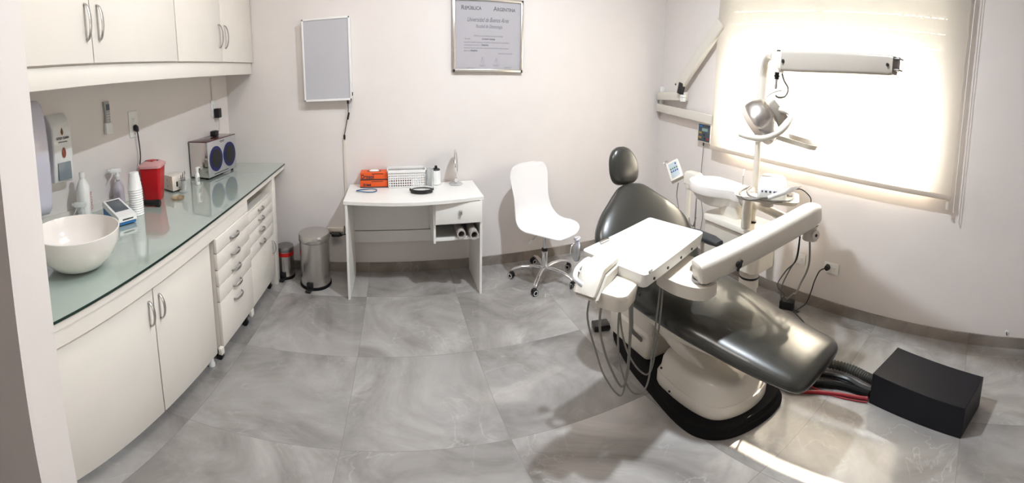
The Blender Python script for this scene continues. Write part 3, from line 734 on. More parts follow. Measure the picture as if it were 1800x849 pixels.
# ---------------------------------------------------------------- pedal bins
def pedal_bin(c, r, h, label, band=None, ped=-1.7):
    c = Vector(c); t = thing('pedal_bin', label, 'bin', c)
    MB().lathe([(r * 1.02, 0), (r * 1.04, .004), (r * 1.04, .020), (r * .99, .024)], c, 40).build('base_ring', RUB, t)
    MB().lathe([(r * .985, .022), (r * .985, h * .86), (r * .96, h * .865)], c, 48).build('drum', STL, t)
    if band: MB().lathe([(r * .992, h * .72), (r * .992, h * .84), (r * .96, h * .841)], c, 48).build('inner_bucket_band', band, t)
    MB().lathe([(r * 1.02, h * .87), (r * 1.03, h * .875), (r * 1.03, h * .95), (r * .97, h * .985), (r * .5, h * 1.0), (.001, h * 1.003)], c, 48).build('lid', STL if not band else DSTL, t)
    q = MB(); q.box((r + .02, 0, .012), (.07, .05, .010), .004); q.box((r + .004, 0, .038), (.012, .058, .052), .004)
    q.move(Matrix.Translation(c) @ Matrix.Rotation(ped, 4, 'Z')); q.build('pedal', BLK, t)
    MB().box((-r - .004, 0, h * .83), (.03, .06, .03), .004).move(Matrix.Translation(c) @ Matrix.Rotation(ped, 4, 'Z')).build('hinge', BLK, t)
pedal_bin((-.715, 2.98, .001), .130, .42, 'large stainless pedal bin beside the desk', None, -1.75)
pedal_bin((-1.010, 3.07, .001), .077, .265, 'small stainless pedal bin with a red band, next to the worktop end', mat('red_bucket', (.45, .01, .01), .4), -1.65)

# ---------------------------------------------------------------- desk
DX0, DX1, DYF, DYB, DZ = -.405, .655, 2.745, 3.19, .72
t = thing('writing_desk', 'white laminate desk with one drawer against the back wall', 'desk', ((DX0 + DX1) / 2, 2.95, 0))
poly = [(DX0 - .012, DYB), (DX0 - .012, DYF + .005)]
for k in range(13):
    s = k / 12; poly.append((DX0 - .012 + s * (DX1 - DX0 + .024), DYF + .0 - .055 * math.sin(s * PI)))
poly += [(DX1 + .012, DYF + .005), (DX1 + .012, DYB)]
poly = poly[:1] + poly[2:-2] + poly[-1:]
MB().prism(poly, DZ - .022, DZ).build('desktop', LAMD, t)
for x in (DX0, DX1 - .018): MB().bb(x, x + .018, DYF, DYB - .01, 0, DZ - .022).build('side_panel', LAMD, t)
MB().bb(.272, .289, DYF + .005, DYB - .02, .41, DZ - .022).build('divider', LAMD, t)
MB().bb(.289, DX1 - .018, DYF + .02, DYB - .02, .42, .436).build('cubby_shelf', LAMD, t)
MB().bb(DX0 + .018, .272, DYB - .035, DYB - .018, .372, .698).build('back_panel', LAMD, t)
MB().bb(DX0 + .018, DX1 - .018, DYB - .035, DYB - .018, .275, .365).build('back_rail', LAMD, t)
MB().bb(.289, DX1 - .018, DYB - .035, DYB - .018, .436, .695).build('cubby_back', LAMD, t)
d = MB().bb(.285, DX1 - .006, DYF - .014, DYF + .004, .548, .692, .002).build('drawer', LAMD, t)
q = MB(); q.box((.478, DYF - .026, .628), (.022, .022, .026), .003); q.box((.478, DYF - .018, .612), (.018, .010, .010), .002); q.build('knob', STL, d)
for x, lab, dy in ((.487, 'rolled paper tube in the desk cubby, the left one', 0), (.583, 'rolled paper tube in the desk cubby, against the right side panel', -.03)):
    q = MB(); y0_ = DYF - .015 + dy
    q.rings([[Vector((x + r * math.cos(a * PI / 14), y, .471 + r * math.sin(a * PI / 14))) for a in range(28)] for r, y in ((.024, y0_ + .03), (.024, y0_), (.034, y0_), (.034, y0_ + .36), (.024, y0_ + .36), (.024, y0_ + .03))], cap=False)
    one(q, 'paper_roll', mat('rolled_paper', (.42, .38, .36), .6), lab, 'roll', (x, y0_, .437))
# things on the desk
for k, lab in enumerate(('orange glove box with black lettering, lower one of the stacked pair', 'orange glove box with dark opening, on top of the stacked pair')):
    c = Vector((-.20 + k * .003, 3.135, DZ + .001 + k * .0555))
    t = thing('glove_box', lab, 'box', c)
    MB().box(c + Vector((0, 0, .0272)), (.235, .105, .054), .0015).build('carton', ORG, t)
    q = MB(); q.box(c + Vector((.0, -.0530, .004)), (.235, .001, .007)); q.box(c + Vector((.03, -.053, .045)), (.1, .001, .004)); q.build('band', PRINT, t)
    letters('Densol', .040 if k else .024, c + Vector((-.110 if k else -.09, -.0532, .012 if k else .014)), BW, 'lettering', PRINT, t, bold=.0012, sx=.95)
    if k:
        q = MB(); q.rings([sring(c + Vector((.0, 0, .0548 + s)), (1, 0, 0), (0, 1, 0), .06, .022, 20) for s in (0, .0012)]); q.build('opening', BLK, t)
        q = MB(); q.rings([sring(c + Vector((.0, .002, .0555 + s)), (1, 0, 0), (0, 1, 0), a, .018 * a / .04, 20) for s, a in ((0, .045), (.008, .03), (.010, .01))]); q.build('glove_fold', PLW, t)
# perforated basket
BX0, BX1, BY0, BY1, BH = -.075, .235, 3.06, 3.185, .128
t = thing('plastic_basket', 'white perforated plastic basket beside the orange boxes', 'basket', ((BX0 + BX1) / 2, 3.12, DZ + .001))
def grid_wall(p0, ux, w_, h, nx, nz, th, tilt=0.0):
    q = MB(); n = Vector((ux.y, -ux.x, 0)); hole = .60
    cw, ch = w_ / nx, h / nz; xs = [0]; zs = [0]
    for i in range(nx): xs += [i * cw + cw * (1 - hole) / 2, i * cw + cw * (1 + hole) / 2]
    xs.append(w_)
    for i in range(nz): zs += [i * ch + ch * (1 - hole) / 2, i * ch + ch * (1 + hole) / 2]
    zs.append(h)
    V = {}
    def v(i, j, s):
        if (i, j, s) not in V:
            V[i, j, s] = q.bm.verts.new(p0 + ux * xs[i] + Vector((0, 0, zs[j])) + n * (s * th + tilt * zs[j]))
        return V[i, j, s]
    for i in range(len(xs) - 1):
        for j in range(len(zs) - 1):
            if i % 2 == 1 and j % 2 == 1:
                for (a, b), (c_, d_) in (((i, j), (i + 1, j)), ((i + 1, j), (i + 1, j + 1)), ((i + 1, j + 1), (i, j + 1)), ((i, j + 1), (i, j))):
                    q.bm.faces.new((v(a, b, 0), v(c_, d_, 0), v(c_, d_, 1), v(a, b, 1)))
                continue
            for s in (0, 1): q.bm.faces.new((v(i, j, s), v(i + 1, j, s), v(i + 1, j + 1, s), v(i, j + 1, s)))
    return q
q = grid_wall(Vector((BX0, BY0, DZ + .008)), Vector((1, 0, 0)), BX1 - BX0, BH - .02, 16, 6, .002, .03)
for a in (((BX1, BY0), (0, 1), BY1 - BY0, 7), ((BX1, BY1), (-1, 0), BX1 - BX0, 16), ((BX0, BY1), (0, -1), BY1 - BY0, 7)):
    s = grid_wall(Vector((*a[0], DZ + .008)), Vector((*a[1], 0)), a[2], BH - .02, a[3], 6, .002, .03); me = bpy.data.meshes.new('x'); s.bm.to_mesh(me); q.bm.from_mesh(me)
q.bb(BX0, BX1, BY0, BY1, DZ + .001, DZ + .008, .001)
q.build('basket_body', PLW, t)
q = MB(); e = .012; z0_, z1_ = DZ + BH - .018, DZ + BH
for a in ((BX0 - e, BX1 + e, BY0 - e, BY0 - .002), (BX0 - e, BX1 + e, BY1 + .002, BY1 + e), (BX0 - e, BX0 - .002, BY0 - e, BY1 + e), (BX1 + .002, BX1 + e, BY0 - e, BY1 + e)): q.bb(*a, z0_, z1_, .002)
q.build('rim', PLW, t)
one(MB().box((.03, 3.115, DZ + .028), (.19, .075, .036), .006), 'packet', mat('dark_red_pack', (.16, .03, .02), .5), 'dark reddish packet inside the white perforated basket, seen through its holes', 'packet', (.03, 3.115, DZ + .0085))
# cord loop
q = MB(); c = Vector((-.255, 2.985, DZ + .005)); q.tube([c + Vector((.085 * math.cos(a), .040 * math.sin(a), .002 + .003 * math.sin(2 * a))) for a in [k * PI / 6 for k in range(12)]], .0035, 8, 5, closed=True)
one(q, 'cable_loop', mat('dark_blue_cable', (.02, .10, .22), .4), 'thin dark blue cable loop lying before the orange boxes', 'cable', (c.x, c.y, DZ + .001))
# face shield
c = Vector((.195, 2.93, DZ + .001))
t = thing('face_shield', 'clear face shield on a black headband lying on the desk', 'face shield', c)
q = MB(); R = []
for k in range(25):
    a = PI + k / 24 * PI; p = c + Vector((.088 * math.cos(a), .062 * math.sin(a), .018)); n = Vector((math.cos(a), math.sin(a), 0))
    R.append([p + n * .003 + Vector((0, 0, -.016)), p + n * .003 + Vector((0, 0, .010)), p - n * .003 + Vector((0, 0, .010)), p - n * .003 + Vector((0, 0, -.016))])
q.rings(R); q.build('headband', BLK, t)
MB().tube([c + Vector((-.088, 0, .02)), c + Vector((-.04, .055, .014)), c + Vector((.04, .055, .014)), c + Vector((.088, 0, .022))], .004, 8, 6).build('strap', RUB, t)
for s in (-1, 1): MB().cyl(c + Vector((s * .088, 0, .02)), c + Vector((s * .098, 0, .02)), .010, n=16).build('pivot', BLK, t)
q = MB(); R = []
for k in range(17):
    a = -0.9 + k / 16 * 2.3; R.append([c + Vector((.055 + .045 * math.cos(a), .02 + .05 * math.sin(a), z)) for z in (.022, .155)] + [c + Vector((.055 + .0435 * math.cos(a), .02 + .0485 * math.sin(a), z)) for z in (.155, .022)])
q.rings(R); q.build('visor', CLR, t)
# white pot with black lid
c = Vector((.335, 3.135, DZ + .001))
t = thing('white_pot', 'small white pot with a black lid, behind the face shield', 'pot', c)
MB().lathe([(.038, 0), (.044, .003), (.043, .09), (.040, .105)], c, 28).build('body', PLW, t)
q = MB(); q.lathe([(.034, .1), (.036, .107), (.030, .115), (.012, .12), (.012, .135), (.001, .138)], c, 24); q.build('lid', BLK, t)
q = MB(); q.lathe([(.030, 0), (.034, .003), (.034, .11), (.031, .113), (.031, .12), (.028, .12), (.028, .006), (.001, .005)], (.275, 3.12, DZ + .001), 24)
one(q, 'clear_beaker', CLR, 'clear plastic beaker between the basket and the white pot', 'beaker', (.275, 3.12, DZ + .001))
# mirror
c = Vector((.505, 3.105, DZ + .001))
t = thing('table_mirror', 'round cosmetic mirror on a clear foot, seen edge-on on the desk', 'mirror', c)
MB().lathe([(.056, 0), (.060, .003), (.058, .007), (.001, .008)], c, 36).build('foot', clear('clear_acrylic', (.75, .76, .76), .45, .05), t)
MB().lathe([(.014, .008), (.014, .045), (.005, .05), (.004, .075)], c, 20).build('stem', CHR, t)
ax = Vector((.93, -.25, .10)).normalized(); mc = c + Vector((0, 0, .165))
MB().lathe([(.070, -.005), (.086, -.006), (.090, 0), (.086, .006), (.070, .005)], mc, 44, axis=ax, cap=False).build('rim', CHR, t)
q = MB().lathe([(.0815, -.0035), (.0815, .0035)], mc, 44, axis=ax); q.build('mirror_glass', MIR, t)
for o in (t.children): 
    if o.name.startswith(('rim', 'mirror_glass')): pass

# ---------------------------------------------------------------- swivel chair
c = Vector((1.23, 2.83, 0))
t = thing('swivel_chair', 'white shell swivel chair on a five-star chrome base near the back wall', 'chair', c)
hd = math.radians(-68); M = Matrix.Translation((c.x, c.y, 0)) @ Matrix.Rotation(hd, 4, 'Z')       # local x = the way the chair faces
prof = [(.262, .412, .06), (.255, .420, .13), (.225, .428, .185), (.16, .425, .222), (.08, .412, .238), (-.01, .404, .240), (-.09, .418, .236), (-.150, .462, .226), (-.185, .53, .210), (-.205, .61, .203), (-.222, .69, .212), (-.238, .77, .222), (-.250, .825, .200), (-.256, .850, .155), (-.258, .862, .08)]
P = spline([Vector(p) for p in prof], 4)
q = MB(); R = []
for i, p in enumerate(P):
    a = P[max(0, i - 1)]; b = P[min(len(P) - 1, i + 1)]; d = Vector((b.x - a.x, 0, b.y - a.y)).normalized(); n = Vector((d.z, 0, -d.x))
    if n.dot(Vector((1, 0, 1))) < 0: n = -n
    up_ = []; dn = []
    dish = .045 * (1 - .45 * i / len(P))
    for k in range(17):
        s = -1 + k / 8; yy = p.z * s; o = Vector((p.x, yy, p.y)) + n * (dish * abs(s) ** 2.4 * min(1, i / 16) * min(1, (len(P) - 1 - i) / 8 + .1))
        up_.append(o); dn.append(o - n * .006)
    R.append(up_ + dn[::-1])
q.rings(R); q.move(M).build('seat_shell', mat('white_shell', (.80, .79, .80), .42), t, ang=60)
MB().lathe([(.016, .20), (.016, .375), (.07, .378), (.07, .388)], c, 20).build('gas_lift', CHR, t)
q = MB(); q.lathe([(.026, .10), (.027, .235), (.022, .25)], c, 24); q.build('column', CHR, t)
MB().lathe([(.028, .236), (.028, .252), (.02, .256)], c, 24).build('collar', BLK, t)
q = MB(); q.tube([c + Vector((.0, .0, .395)), c + Vector((-.09, -.03, .375)), c + Vector((-.17, -.055, .330))], .0045, 8, 4); q.build('lever', CHR, t)
MB().cyl(c + Vector((-.135, -.044, .350)), c + Vector((-.175, -.056, .327)), .008, n=12).build('lever_grip', PLW, t)
MB().lathe([(.02, .075), (.038, .08), (.038, .105), (.024, .115)], c, 24).build('hub', CHR, t)
for k in range(5):
    a = math.radians(160 + 72 * k); d = Vector((math.cos(a), math.sin(a), 0)); s = Vector((-d.y, d.x, 0))
    q = MB(); R = []
    for u_, z, w_, h_ in ((.02, .095, .020, .014), (.10, .105, .019, .014), (.19, .100, .017, .013), (.255, .083, .015, .012), (.285, .068, .014, .010)): R.append(sring(c + d * u_ + Vector((0, 0, z)), s, (0, 0, 1), w_, h_, 14))
    q.rings(R); l = q.build('leg', CHR, t)
    w0 = c + d * .285; sd = Matrix.Rotation(.6 + k * 1.1, 3, 'Z') @ Vector((1, 0, 0))
    q = MB()
    for g in (-1, 1): q.cyl(w0 + sd * (.006 * g) + Vector((0, 0, .0255)), w0 + sd * (.022 * g) + Vector((0, 0, .0255)), .0245, n=24)
    q.box(w0 + Vector((0, 0, .045)), (.03, .03, .022), .006); w_ = q.build('caster', BLK, l)
    q = MB()
    for g in (-1, 1): q.lathe([(.015, .0221 * g), (.020, .0223 * g), (.020, .0232 * g), (.015, .0232 * g)], w0 + Vector((0, 0, .0255)), 24, axis=sd, cap=False)
    q.build_each('wheel_ring', PLW, w_)

# ---------------------------------------------------------------- roller blind and the right wall
BLX, BY0_, BY1_, BZ = 2.695, .155, 2.355, 1.005
t = thing('roller_blind', 'cream sunscreen roller blind drawn down over the bright window', 'blind', (BLX, 1.25, BZ))
MB().bb(BLX - .0005, BLX + .0005, BY0_, BY1_, BZ + .02, 2.56).build('fabric', BLIND, t)
MB().cyl((BLX + .02, BY0_ - .01, 2.57), (BLX + .02, BY1_ + .01, 2.57), .028, n=20).build('tube', PLW, t)
MB().bb(BLX - .010, BLX + .008, BY0_, BY1_, BZ - .003, BZ + .030, .005).build('hem_bar', mat('beige_hem', (.62, .54, .46), .5), t)
for y in (BY0_ - .02, BY1_ + .02): MB().bb(BLX - .01, XR - .001, y - .004, y + .004, 2.52, 2.62, .002).build('bracket', PLW, t)
q = MB()
for dx in (-.006, .016): q.cyl((BLX + dx, BY0_ - .028, BZ - .075), (BLX + dx, BY0_ - .028, 2.56), .0028, n=8)
q.cyl((BLX - .006, BY0_ - .028, BZ - .075), (BLX + .016, BY0_ - .028, BZ - .075), .003, n=8); q.build('chain', PLW, t)
MB().bb(BLX + .002, BLX + .022, BY0_ + .01, BY0_ + .03, BZ - .065, BZ - .004, .003).build('chain_weight', LIGHTW, t)

# wall-mounted x-ray arm partly behind the blind
t = thing('x_ray_wall_arm', 'white folding x-ray arm on a wall rail beside the blind', 'arm', (XR, 2.9, 1.36))
q = MB(); q.bb(XR - .035, XR - .001, 3.16, 3.205, 1.235, 1.46, .004); q.build('wall_bracket', PLW, t)
q = MB(); q.box((XR - .055, 2.975, 1.385), (.045, .45, .075), .006, (-.06, 0, 0)); q.build('upper_beam', PLA, t)
q = MB(); q.box((XR - .055, 2.765, 1.250), (.050, .86, .075), .006, (.035, 0, 0)); q.build('lower_beam', PLA, t)
p0, p1 = Vector((XR - .085, 2.835, 1.475)), Vector((XR - .085, 2.31, 2.02))
d = (p1 - p0).normalized(); s = Vector((1, 0, 0)); n = d.cross(s).normalized()
q = MB(); q.rings([sring(p, s, n, .030, .052, 20, 5) for p in (p0, p1)]); q.build('swing_arm', PLA, t)
q = MB(); q.box(p0 + Vector((-.012, -.045, -.010)), (.055, .055, .10), .006, (.25, 0, 0)); q.build('pivot', BLK, t)
MB().cyl(p0 + Vector((-.034, .02, .02)), p0 + Vector((-.038, .02, .02)), .009, n=14).build('bolt', BLK, t)
q = MB(); q.box(p0 + Vector((-.018, -.085, -.075)), (.045, .048, .022), .003); q.box(p0 + Vector((-.018, -.085, -.105)), (.042, .045, .035), .003); q.build('end_socket', PLW, t)
# x-ray timer box
c = Vector((XR - .001, 2.475, 1.13))
t = thing('timer_box', 'small cream wall control box with coloured display, at the blind edge', 'control box', c)
MB().bb(c.x - .045, c.x, 2.395, 2.57, 1.035, 1.215, .006).build('case', PLA, t)
MB().bb(c.x - .048, c.x - .0455, 2.40, 2.555, 1.045, 1.185, .001).build('face_plate', mat('slate_panel', (.06, .08, .10), .4), t)
MB().bb(c.x - .050, c.x - .0485, 2.43, 2.505, 1.13, 1.155).build('display', mat('pale_display', (.22, .33, .30), .3), t)
MB().bb(c.x - .050, c.x - .0485, 2.50, 2.545, 1.165, 1.18).build('blue_mark', BLUEP, t)
for y, z_, m_ in ((2.535, 1.115, 'y'), (2.515, 1.115, 'y'), (2.535, 1.075, 'y'), (2.515, 1.075, 'y'), (2.475, 1.10, 'k'), (2.465, 1.07, 'k'), (2.425, 1.07, 'r')):
    MB().bb(c.x - .051, c.x - .0485, y - .007, y + .007, z_ - .009, z_ + .009, .001).build('button', {'y': mat('ochre_key', (.42, .28, .04), .5), 'k': BLK, 'r': RED}[m_], t)
MB().tube([(c.x - .02, 2.50, 1.034), (c.x - .02, 2.50, .95), (c.x - .015, 2.51, .80), (c.x - .02, 2.50, .6), (c.x - .03, 2.44, .42), (c.x - .03, 2.46, .2), (c.x - .03, 2.40, .10)], .0035, 8, 5).build('cord', HOSE, t)
MB().cyl((c.x - .02, 2.50, 1.034), (c.x - .02, 2.50, 1.005), .007, n=10).build('connector', BLK, t)
# outlets on the right wall
for y, lab, k in ((1.345, 'white double wall outlet half hidden behind the hanging cords', 0), (1.045, 'white double wall outlet with a round black plug', 1)):
    outlet_plate('wall_outlet', lab, (XR - .001, y, .345), (-1, 0, 0), .125, .085, True)
c = Vector((XR - .012, 1.075, .348))
t = thing('mains_cord', 'round black plug and black cord running to the floor adapter', 'cord', c)
MB().cyl(c, c + Vector((-.03, 0, 0)), .024, .019, 20).build('plug', BLK, t)
MB().tube([c + Vector((-.028, .01, -.003)), c + Vector((-.045, .05, -.03)), c + Vector((-.05, .085, -.12)), c + Vector((-.06, .10, -.2)), c + Vector((-.10, .12, -.29)), c + Vector((-.20, .17, -.33)), c + Vector((-.17, .14, -.335)), c + Vector((-.18, .20, -.332))], .005, 8, 6).build('cord', BLK, t)
c = Vector((2.60, 1.33, .002))
t = thing('floor_adapter', 'black power adapter block on the floor by the right wall', 'adapter', c)
MB().box(c + Vector((0, 0, .035)), (.075, .12, .066), .006, (0, 0, .35)).build('block', BLK, t)
MB().tube([c + Vector((-.02, -.06, .02)), c + Vector((-.05, -.12, .008)), c + Vector((-.10, -.20, .006)), c + Vector((-.16, -.27, .006))], .0045, 8, 5).build('cord', BLK, t)
c = Vector((XR - .004, -.377, .125))
t = thing('wall_hole', 'small broken hole with a loose wire end low on the right wall', 'wire', c)
MB().ball(c, (.004, .035, .035), 14).build('hole', mat('plaster_white', (.82, .8, .78), .8), t)
MB().tube([c, c + Vector((-.012, .004, -.006)), c + Vector((-.016, 0, -.02))], .003, 8, 4).build('wire_end', BLK, t)

# ---------------------------------------------------------------- treatment chair
CX = 1.445
t = thing('treatment_chair', 'grey-green vinyl dental treatment chair reclined over a white base', 'dental chair', (CX, 1.3, 0))
# black floor plate
def outline(pts, k=5): return [(p.x, p.y) for p in spline([Vector((x, y, 0)) for x, y in pts], k, True)]
pl = outline([ (1.345, 1.91), (1.245, 1.60), (1.20, 1.33), (1.16, 1.10), (1.165, .96), (1.24, .865), (1.38, .815), (1.55, .80), (1.68, .83), (1.73, .93), (1.73, 1.15), (1.70, 1.40), (1.66, 1.70), (1.58, 1.91), (1.46, 1.95)])
q = MB()
def scale_out(P, f, z):
    cx = sum(p[0] for p in P) / len(P); cy = sum(p[1] for p in P) / len(P)
    return [Vector((cx + (x - cx) * f, cy + (y - cy) * f, z)) for x, y in P]
q.rings([scale_out(pl, 1.0, .001), scale_out(pl, 1.0, .022), scale_out(pl, .985, .034), scale_out(pl, .965, .038), scale_out(pl, .95, .070), scale_out(pl, .90, .076)]); q.build('floor_plate', RUB, t)
# white base cover, two tiers
pc = outline([(1.255, 1.36), (1.215, 1.22), (1.215, 1.02), (1.26, .915), (1.40, .862), (1.56, .868), (1.655, .94), (1.675, 1.10), (1.665, 1.28), (1.62, 1.37), (1.44, 1.385)])
q = MB(); q.rings([scale_out(pc, .97, .074), scale_out(pc, .985, .085), scale_out(pc, .985, .135), scale_out(pc, .965, .148), scale_out(pc, .945, .149), scale_out(pc, .93, .16), scale_out(pc, .90, .225), scale_out(pc, .86, .25), scale_out(pc, .78, .262)])
q.build('base_cover', PLA, t, ang=50)
q = MB(); q.cyl((1.218, 1.21, .10), (1.212, 1.21, .10), .006, n=12); q.cyl((1.235, 1.30, .185), (1.229, 1.30, .185), .006, n=12); q.build_each('screw', BLK, t)
# lift arm and rear link housing
q = MB(); q.rings([sring((CX, y, z), (1, 0, 0), (0, .35, .94), w_, h_, 24, 6) for y, z, w_, h_ in ((1.02, .20, .13, .05), (1.20, .27, .14, .065), (1.42, .36, .15, .07), (1.60, .42, .15, .06))]); q.build('lift_arm', PLA, t)
q = MB(); q.rings([[Vector((x, y, z)) for x, y in rrect(CX + .015, 1.70 + dy, w_, d_, .03)] for z, w_, d_, dy in ((.078, .31, .40, .0), (.10, .32, .42, 0), (.22, .32, .42, -.01), (.235, .29, .38, -.01), (.36, .30, .32, -.06), (.43, .30, .28, -.08))]); q.build('rear_housing', PLA, t)
# under-seat shell
q = MB(); q.rings([sring((CX, y, z), (1, 0, 0), (0, 0, 1), w_, .035, 28, 5) for y, z, w_ in ((.98, .415, .16), (1.2, .425, .22), (1.45, .43, .235), (1.62, .43, .23))]); q.build('seat_pan', PLA, t)
# seat and leg cushion
secs = [(.535, .446, .150, .022), (.545, .448, .190, .040), (.575, .453, .214, .055), (.65, .460, .226, .064), (.78, .472, .240, .070), (.95, .490, .26, .074), (1.10, .505, .285, .077), (1.26, .515, .300, .080), (1.42, .515, .305, .082), (1.53, .510, .295, .080), (1.575, .505, .27, .060), (1.59, .505, .22, .03)]
S = spline([Vector((y, z, w_)) for y, z, w_, h_ in secs], 4); Hh_ = spline([Vector((h_, 0, 0)) for *_, h_ in secs], 4)
q = MB(); R = []
for p, h in zip(S, Hh_):
    cx = CX + .015 - .03 * (p.x - .6)
    wav = 1 + .012 * math.sin(p.x * 26)
    R.append(sring((cx, p.x, p.y), (1, 0, 0), (0, 0, 1), p.z, h.x * wav * 1.05, 44, 2.5, h.x * .72))
q.rings(R); cu = q.build('leg_cushion', VINYL, t, ang=70)
# backrest
d = Vector((-.04, .64, .76)).normalized(); nrm = Vector((0, -d.z, d.y)).normalized(); sx = Vector((1, 0, 0)); b0 = Vector((1.435, 1.525, .505))
secs = [(-.02, .20, .03), (0, .25, .05), (.06, .315, .062), (.16, .350, .068), (.26, .355, .068), (.34, .335, .064), (.42, .275, .058), (.48, .205, .052), (.53, .145, .046), (.565, .095, .036), (.58, .05, .018)]
S = spline([Vector(s) for s in secs], 4); q = MB(); R = []; RP = []; LP = []
for p in S:
    c = b0 + d * p.x + nrm * (.02 * math.sin(p.x / .58 * PI)) - sx * (.022 * math.sin(max(0, p.x) / .58 * PI))
    R.append(sring(c, sx, nrm, p.y, p.z, 44, 2.7, p.z * .8)); RP.append(c + sx * (p.y * 1.005)); LP.append(c - sx * (p.y * 1.005))
q.rings(R); bk = q.build('backrest', VINYL, t, ang=70)
MB().tube(LP[2:] + RP[2:][::-1], .005, 8, 1).build('piping', VINYL, bk)
q = MB(); q.rings([sring(b0 + d * a - nrm * .062, sx, nrm, w_, .02, 24, 3) for a, w_ in ((.03, .16), (.2, .24), (.36, .22), (.46, .12))]); q.build('back_shell', PLA, bk)
# headrest
hc = Vector((1.405, 1.955, 1.045)); hu = Vector((-.02, .30, .95)).normalized(); hn = Vector((.10, -.95, .30)); hn = (hn - hu * hn.dot(hu)).normalized(); hs = hu.cross(hn).normalized()
secs = [(-.104, .03, .012), (-.098, .070, .030), (-.075, .104, .042), (-.03, .118, .048), (.02, .113, .048), (.06, .095, .044), (.09, .066, .034), (.105, .030, .016)]
S = spline([Vector(s) for s in secs], 3); q = MB()
q.rings([sring(hc + hu * p.x + hs * (-.010 - .12 * abs(p.x) * (1 if p.x > 0 else .2)), hs, hn, p.y, p.z, 36, 2.4, p.z * .8) for p in S]); hr = q.build('headrest', VINYL, t, ang=70)
q = MB(); q.rings([sring(Vector(p), sx, nrm, .028, .006, 12, 4) for p in (hc - hu * .06 - hn * .035, b0 + d * .57 - nrm * .03, b0 + d * .44 - nrm * .06)]); q.build('headrest_bar', STL, t)
MB().ball(hc - hs * .10 - hn * .02, (.02, .02, .02), 12).build('knob', BLK, hr)
# armrest on the far side
q = MB(); S = [(1.80, 1.84, .02, .01), (1.81, 1.80, .04, .02), (1.835, 1.68, .045, .024), (1.845, 1.54, .045, .024), (1.84, 1.47, .035, .016)]
q.rings([sring((x, y, .655), (1, 0, 0), (0, 0, 1), w_, h_, 20, 3) for x, y, w_, h_ in S]); ar = q.build('armrest', VINYLD, t)
MB().tube([(1.84, 1.62, .635), (1.84, 1.62, .52), (1.78, 1.60, .44), (1.65, 1.56, .43)], .014, 12, 5).build('armrest_post', PLA, ar)
# foot pedal
c = Vector((1.315, 2.02, .001))
t = thing('foot_pedal', 'small black foot pedal on the floor behind the chair base', 'pedal', c)
MB().box(c + Vector((0, 0, .022)), (.115, .085, .042), .008, (0, 0, -.25)).build('pedal_body', BLK, t)
MB().tube([c + Vector((.055, .0, .015)), c + Vector((.12, -.03, .006)), c + Vector((.2, -.06, .05))], .004, 8, 5).build('cord', BLK, t)

# ---------------------------------------------------------------- water unit, post, cuspidor
PX, PY = 2.13, 1.425
t = thing('water_unit', 'white dental unit body on a column behind the chair', 'dental unit', (2.12, 1.42, 0))
q = MB(); q.prism(rrect(2.13, 1.53, .27, .50, .06), .47, .70, .0)
q.build('body', PLA, t)
q = MB(); q.rings([[Vector((x, y, z)) for x, y in rrect(2.13, 1.53, w_, d_, .065)] for z, w_, d_ in ((.698, .272, .50), (.702, .29, .52), (.722, .29, .52), (.735, .275, .505), (.738, .25, .48))]); q.build('top_cover', PLA, t)
MB().lathe([(.14, .0), (.14, .03), (.10, .045), (.062, .05), (.062, .33), (.070, .335), (.070, .47)], (2.11, 1.40, .001), 32).build('column', PLA, t)
MB().lathe([(.0705, .395), (.072, .397), (.072, .407), (.0705, .409)], (2.11, 1.40, .001), 32, cap=False).build('seal_ring', BLK, t)
q = MB()
for a in (-2.0, -2.5, -3.0): q.ball((2.11 + .064 * math.cos(a), 1.40 + .064 * math.sin(a), .30), (.01, .01, .01), 8)
q.build_each('bolt', BLK, t)
MB().bb(2.235, 2.262, 1.28, 1.34, .36, .60, .005).build('side_duct', PLW, t)
# cuspidor
c = Vector((2.12, 1.72, .80))
ol = outline([(2.13, 1.985), (2.02, 1.955), (1.955, 1.86), (1.95, 1.74), (2.0, 1.645), (2.045, 1.58), (2.05, 1.50), (2.13, 1.455), (2.24, 1.48), (2.27, 1.60), (2.29, 1.76), (2.27, 1.90)])
q = MB(); K = lambda f, z: scale_out(ol, f, z)
q.rings([K(.35, .778), K(.55, .785), K(.78, .81), K(.90, .848), K(.94, .852), K(.99, .856), K(1.0, .862), K(1.0, .905), K(.985, .912), K(.95, .908), K(.90, .885), K(.78, .845), K(.45, .825), K(.1, .82)])
cp_ = q.build('cuspidor', CER, t, ang=50)
q = MB(); q.rings([[Vector((x, y, z)) for x, y in rrect(2.14, 1.60 + dy, w_, d_, .04)] for z, w_, d_, dy in ((.737, .15, .17, 0), (.76, .15, .17, 0), (.80, .16, .22, .03), (.83, .14, .26, .05))]); q.build('cuspidor_stand', PLA, t)
MB().tube([(2.16, 1.555, .90), (2.16, 1.553, .98), (2.165, 1.55, 1.01)], .004, 8, 4).build('cup_filler', CHR, t)
MB().box((2.163, 1.552, 1.015), (.010, .010, .045), .003).build('filler_tip', PLW, t)
MB().tube([(2.09, 1.50, .905), (2.05, 1.49, .93), (2.01, 1.47, .91), (2.0, 1.44, .87), (2.04, 1.40, .84)], .006, 10, 5).build('spout_hose', HOSE, t)
# lamp post
MB().cyl((PX, PY, .737), (PX, PY, 1.31), .022, n=24).build('lamp_post', PLA, t)
MB().tube([(PX, PY, 1.30), (PX, PY, 1.40), (PX, PY, 1.55), (PX - .005, PY - .006, 1.62), (PX - .04, PY - .045, 1.685), (PX - .10, PY - .11, 1.712), (PX - .15, PY - .16, 1.712), (PX - .20, PY - .21, 1.700)], .030, 20, 6).build('curved_tube', PLA, t)
MB().lathe([(.030, 0), (.030, .012), (.026, .014)], (PX, PY, .738), 24).build('post_ring', BLK, t)
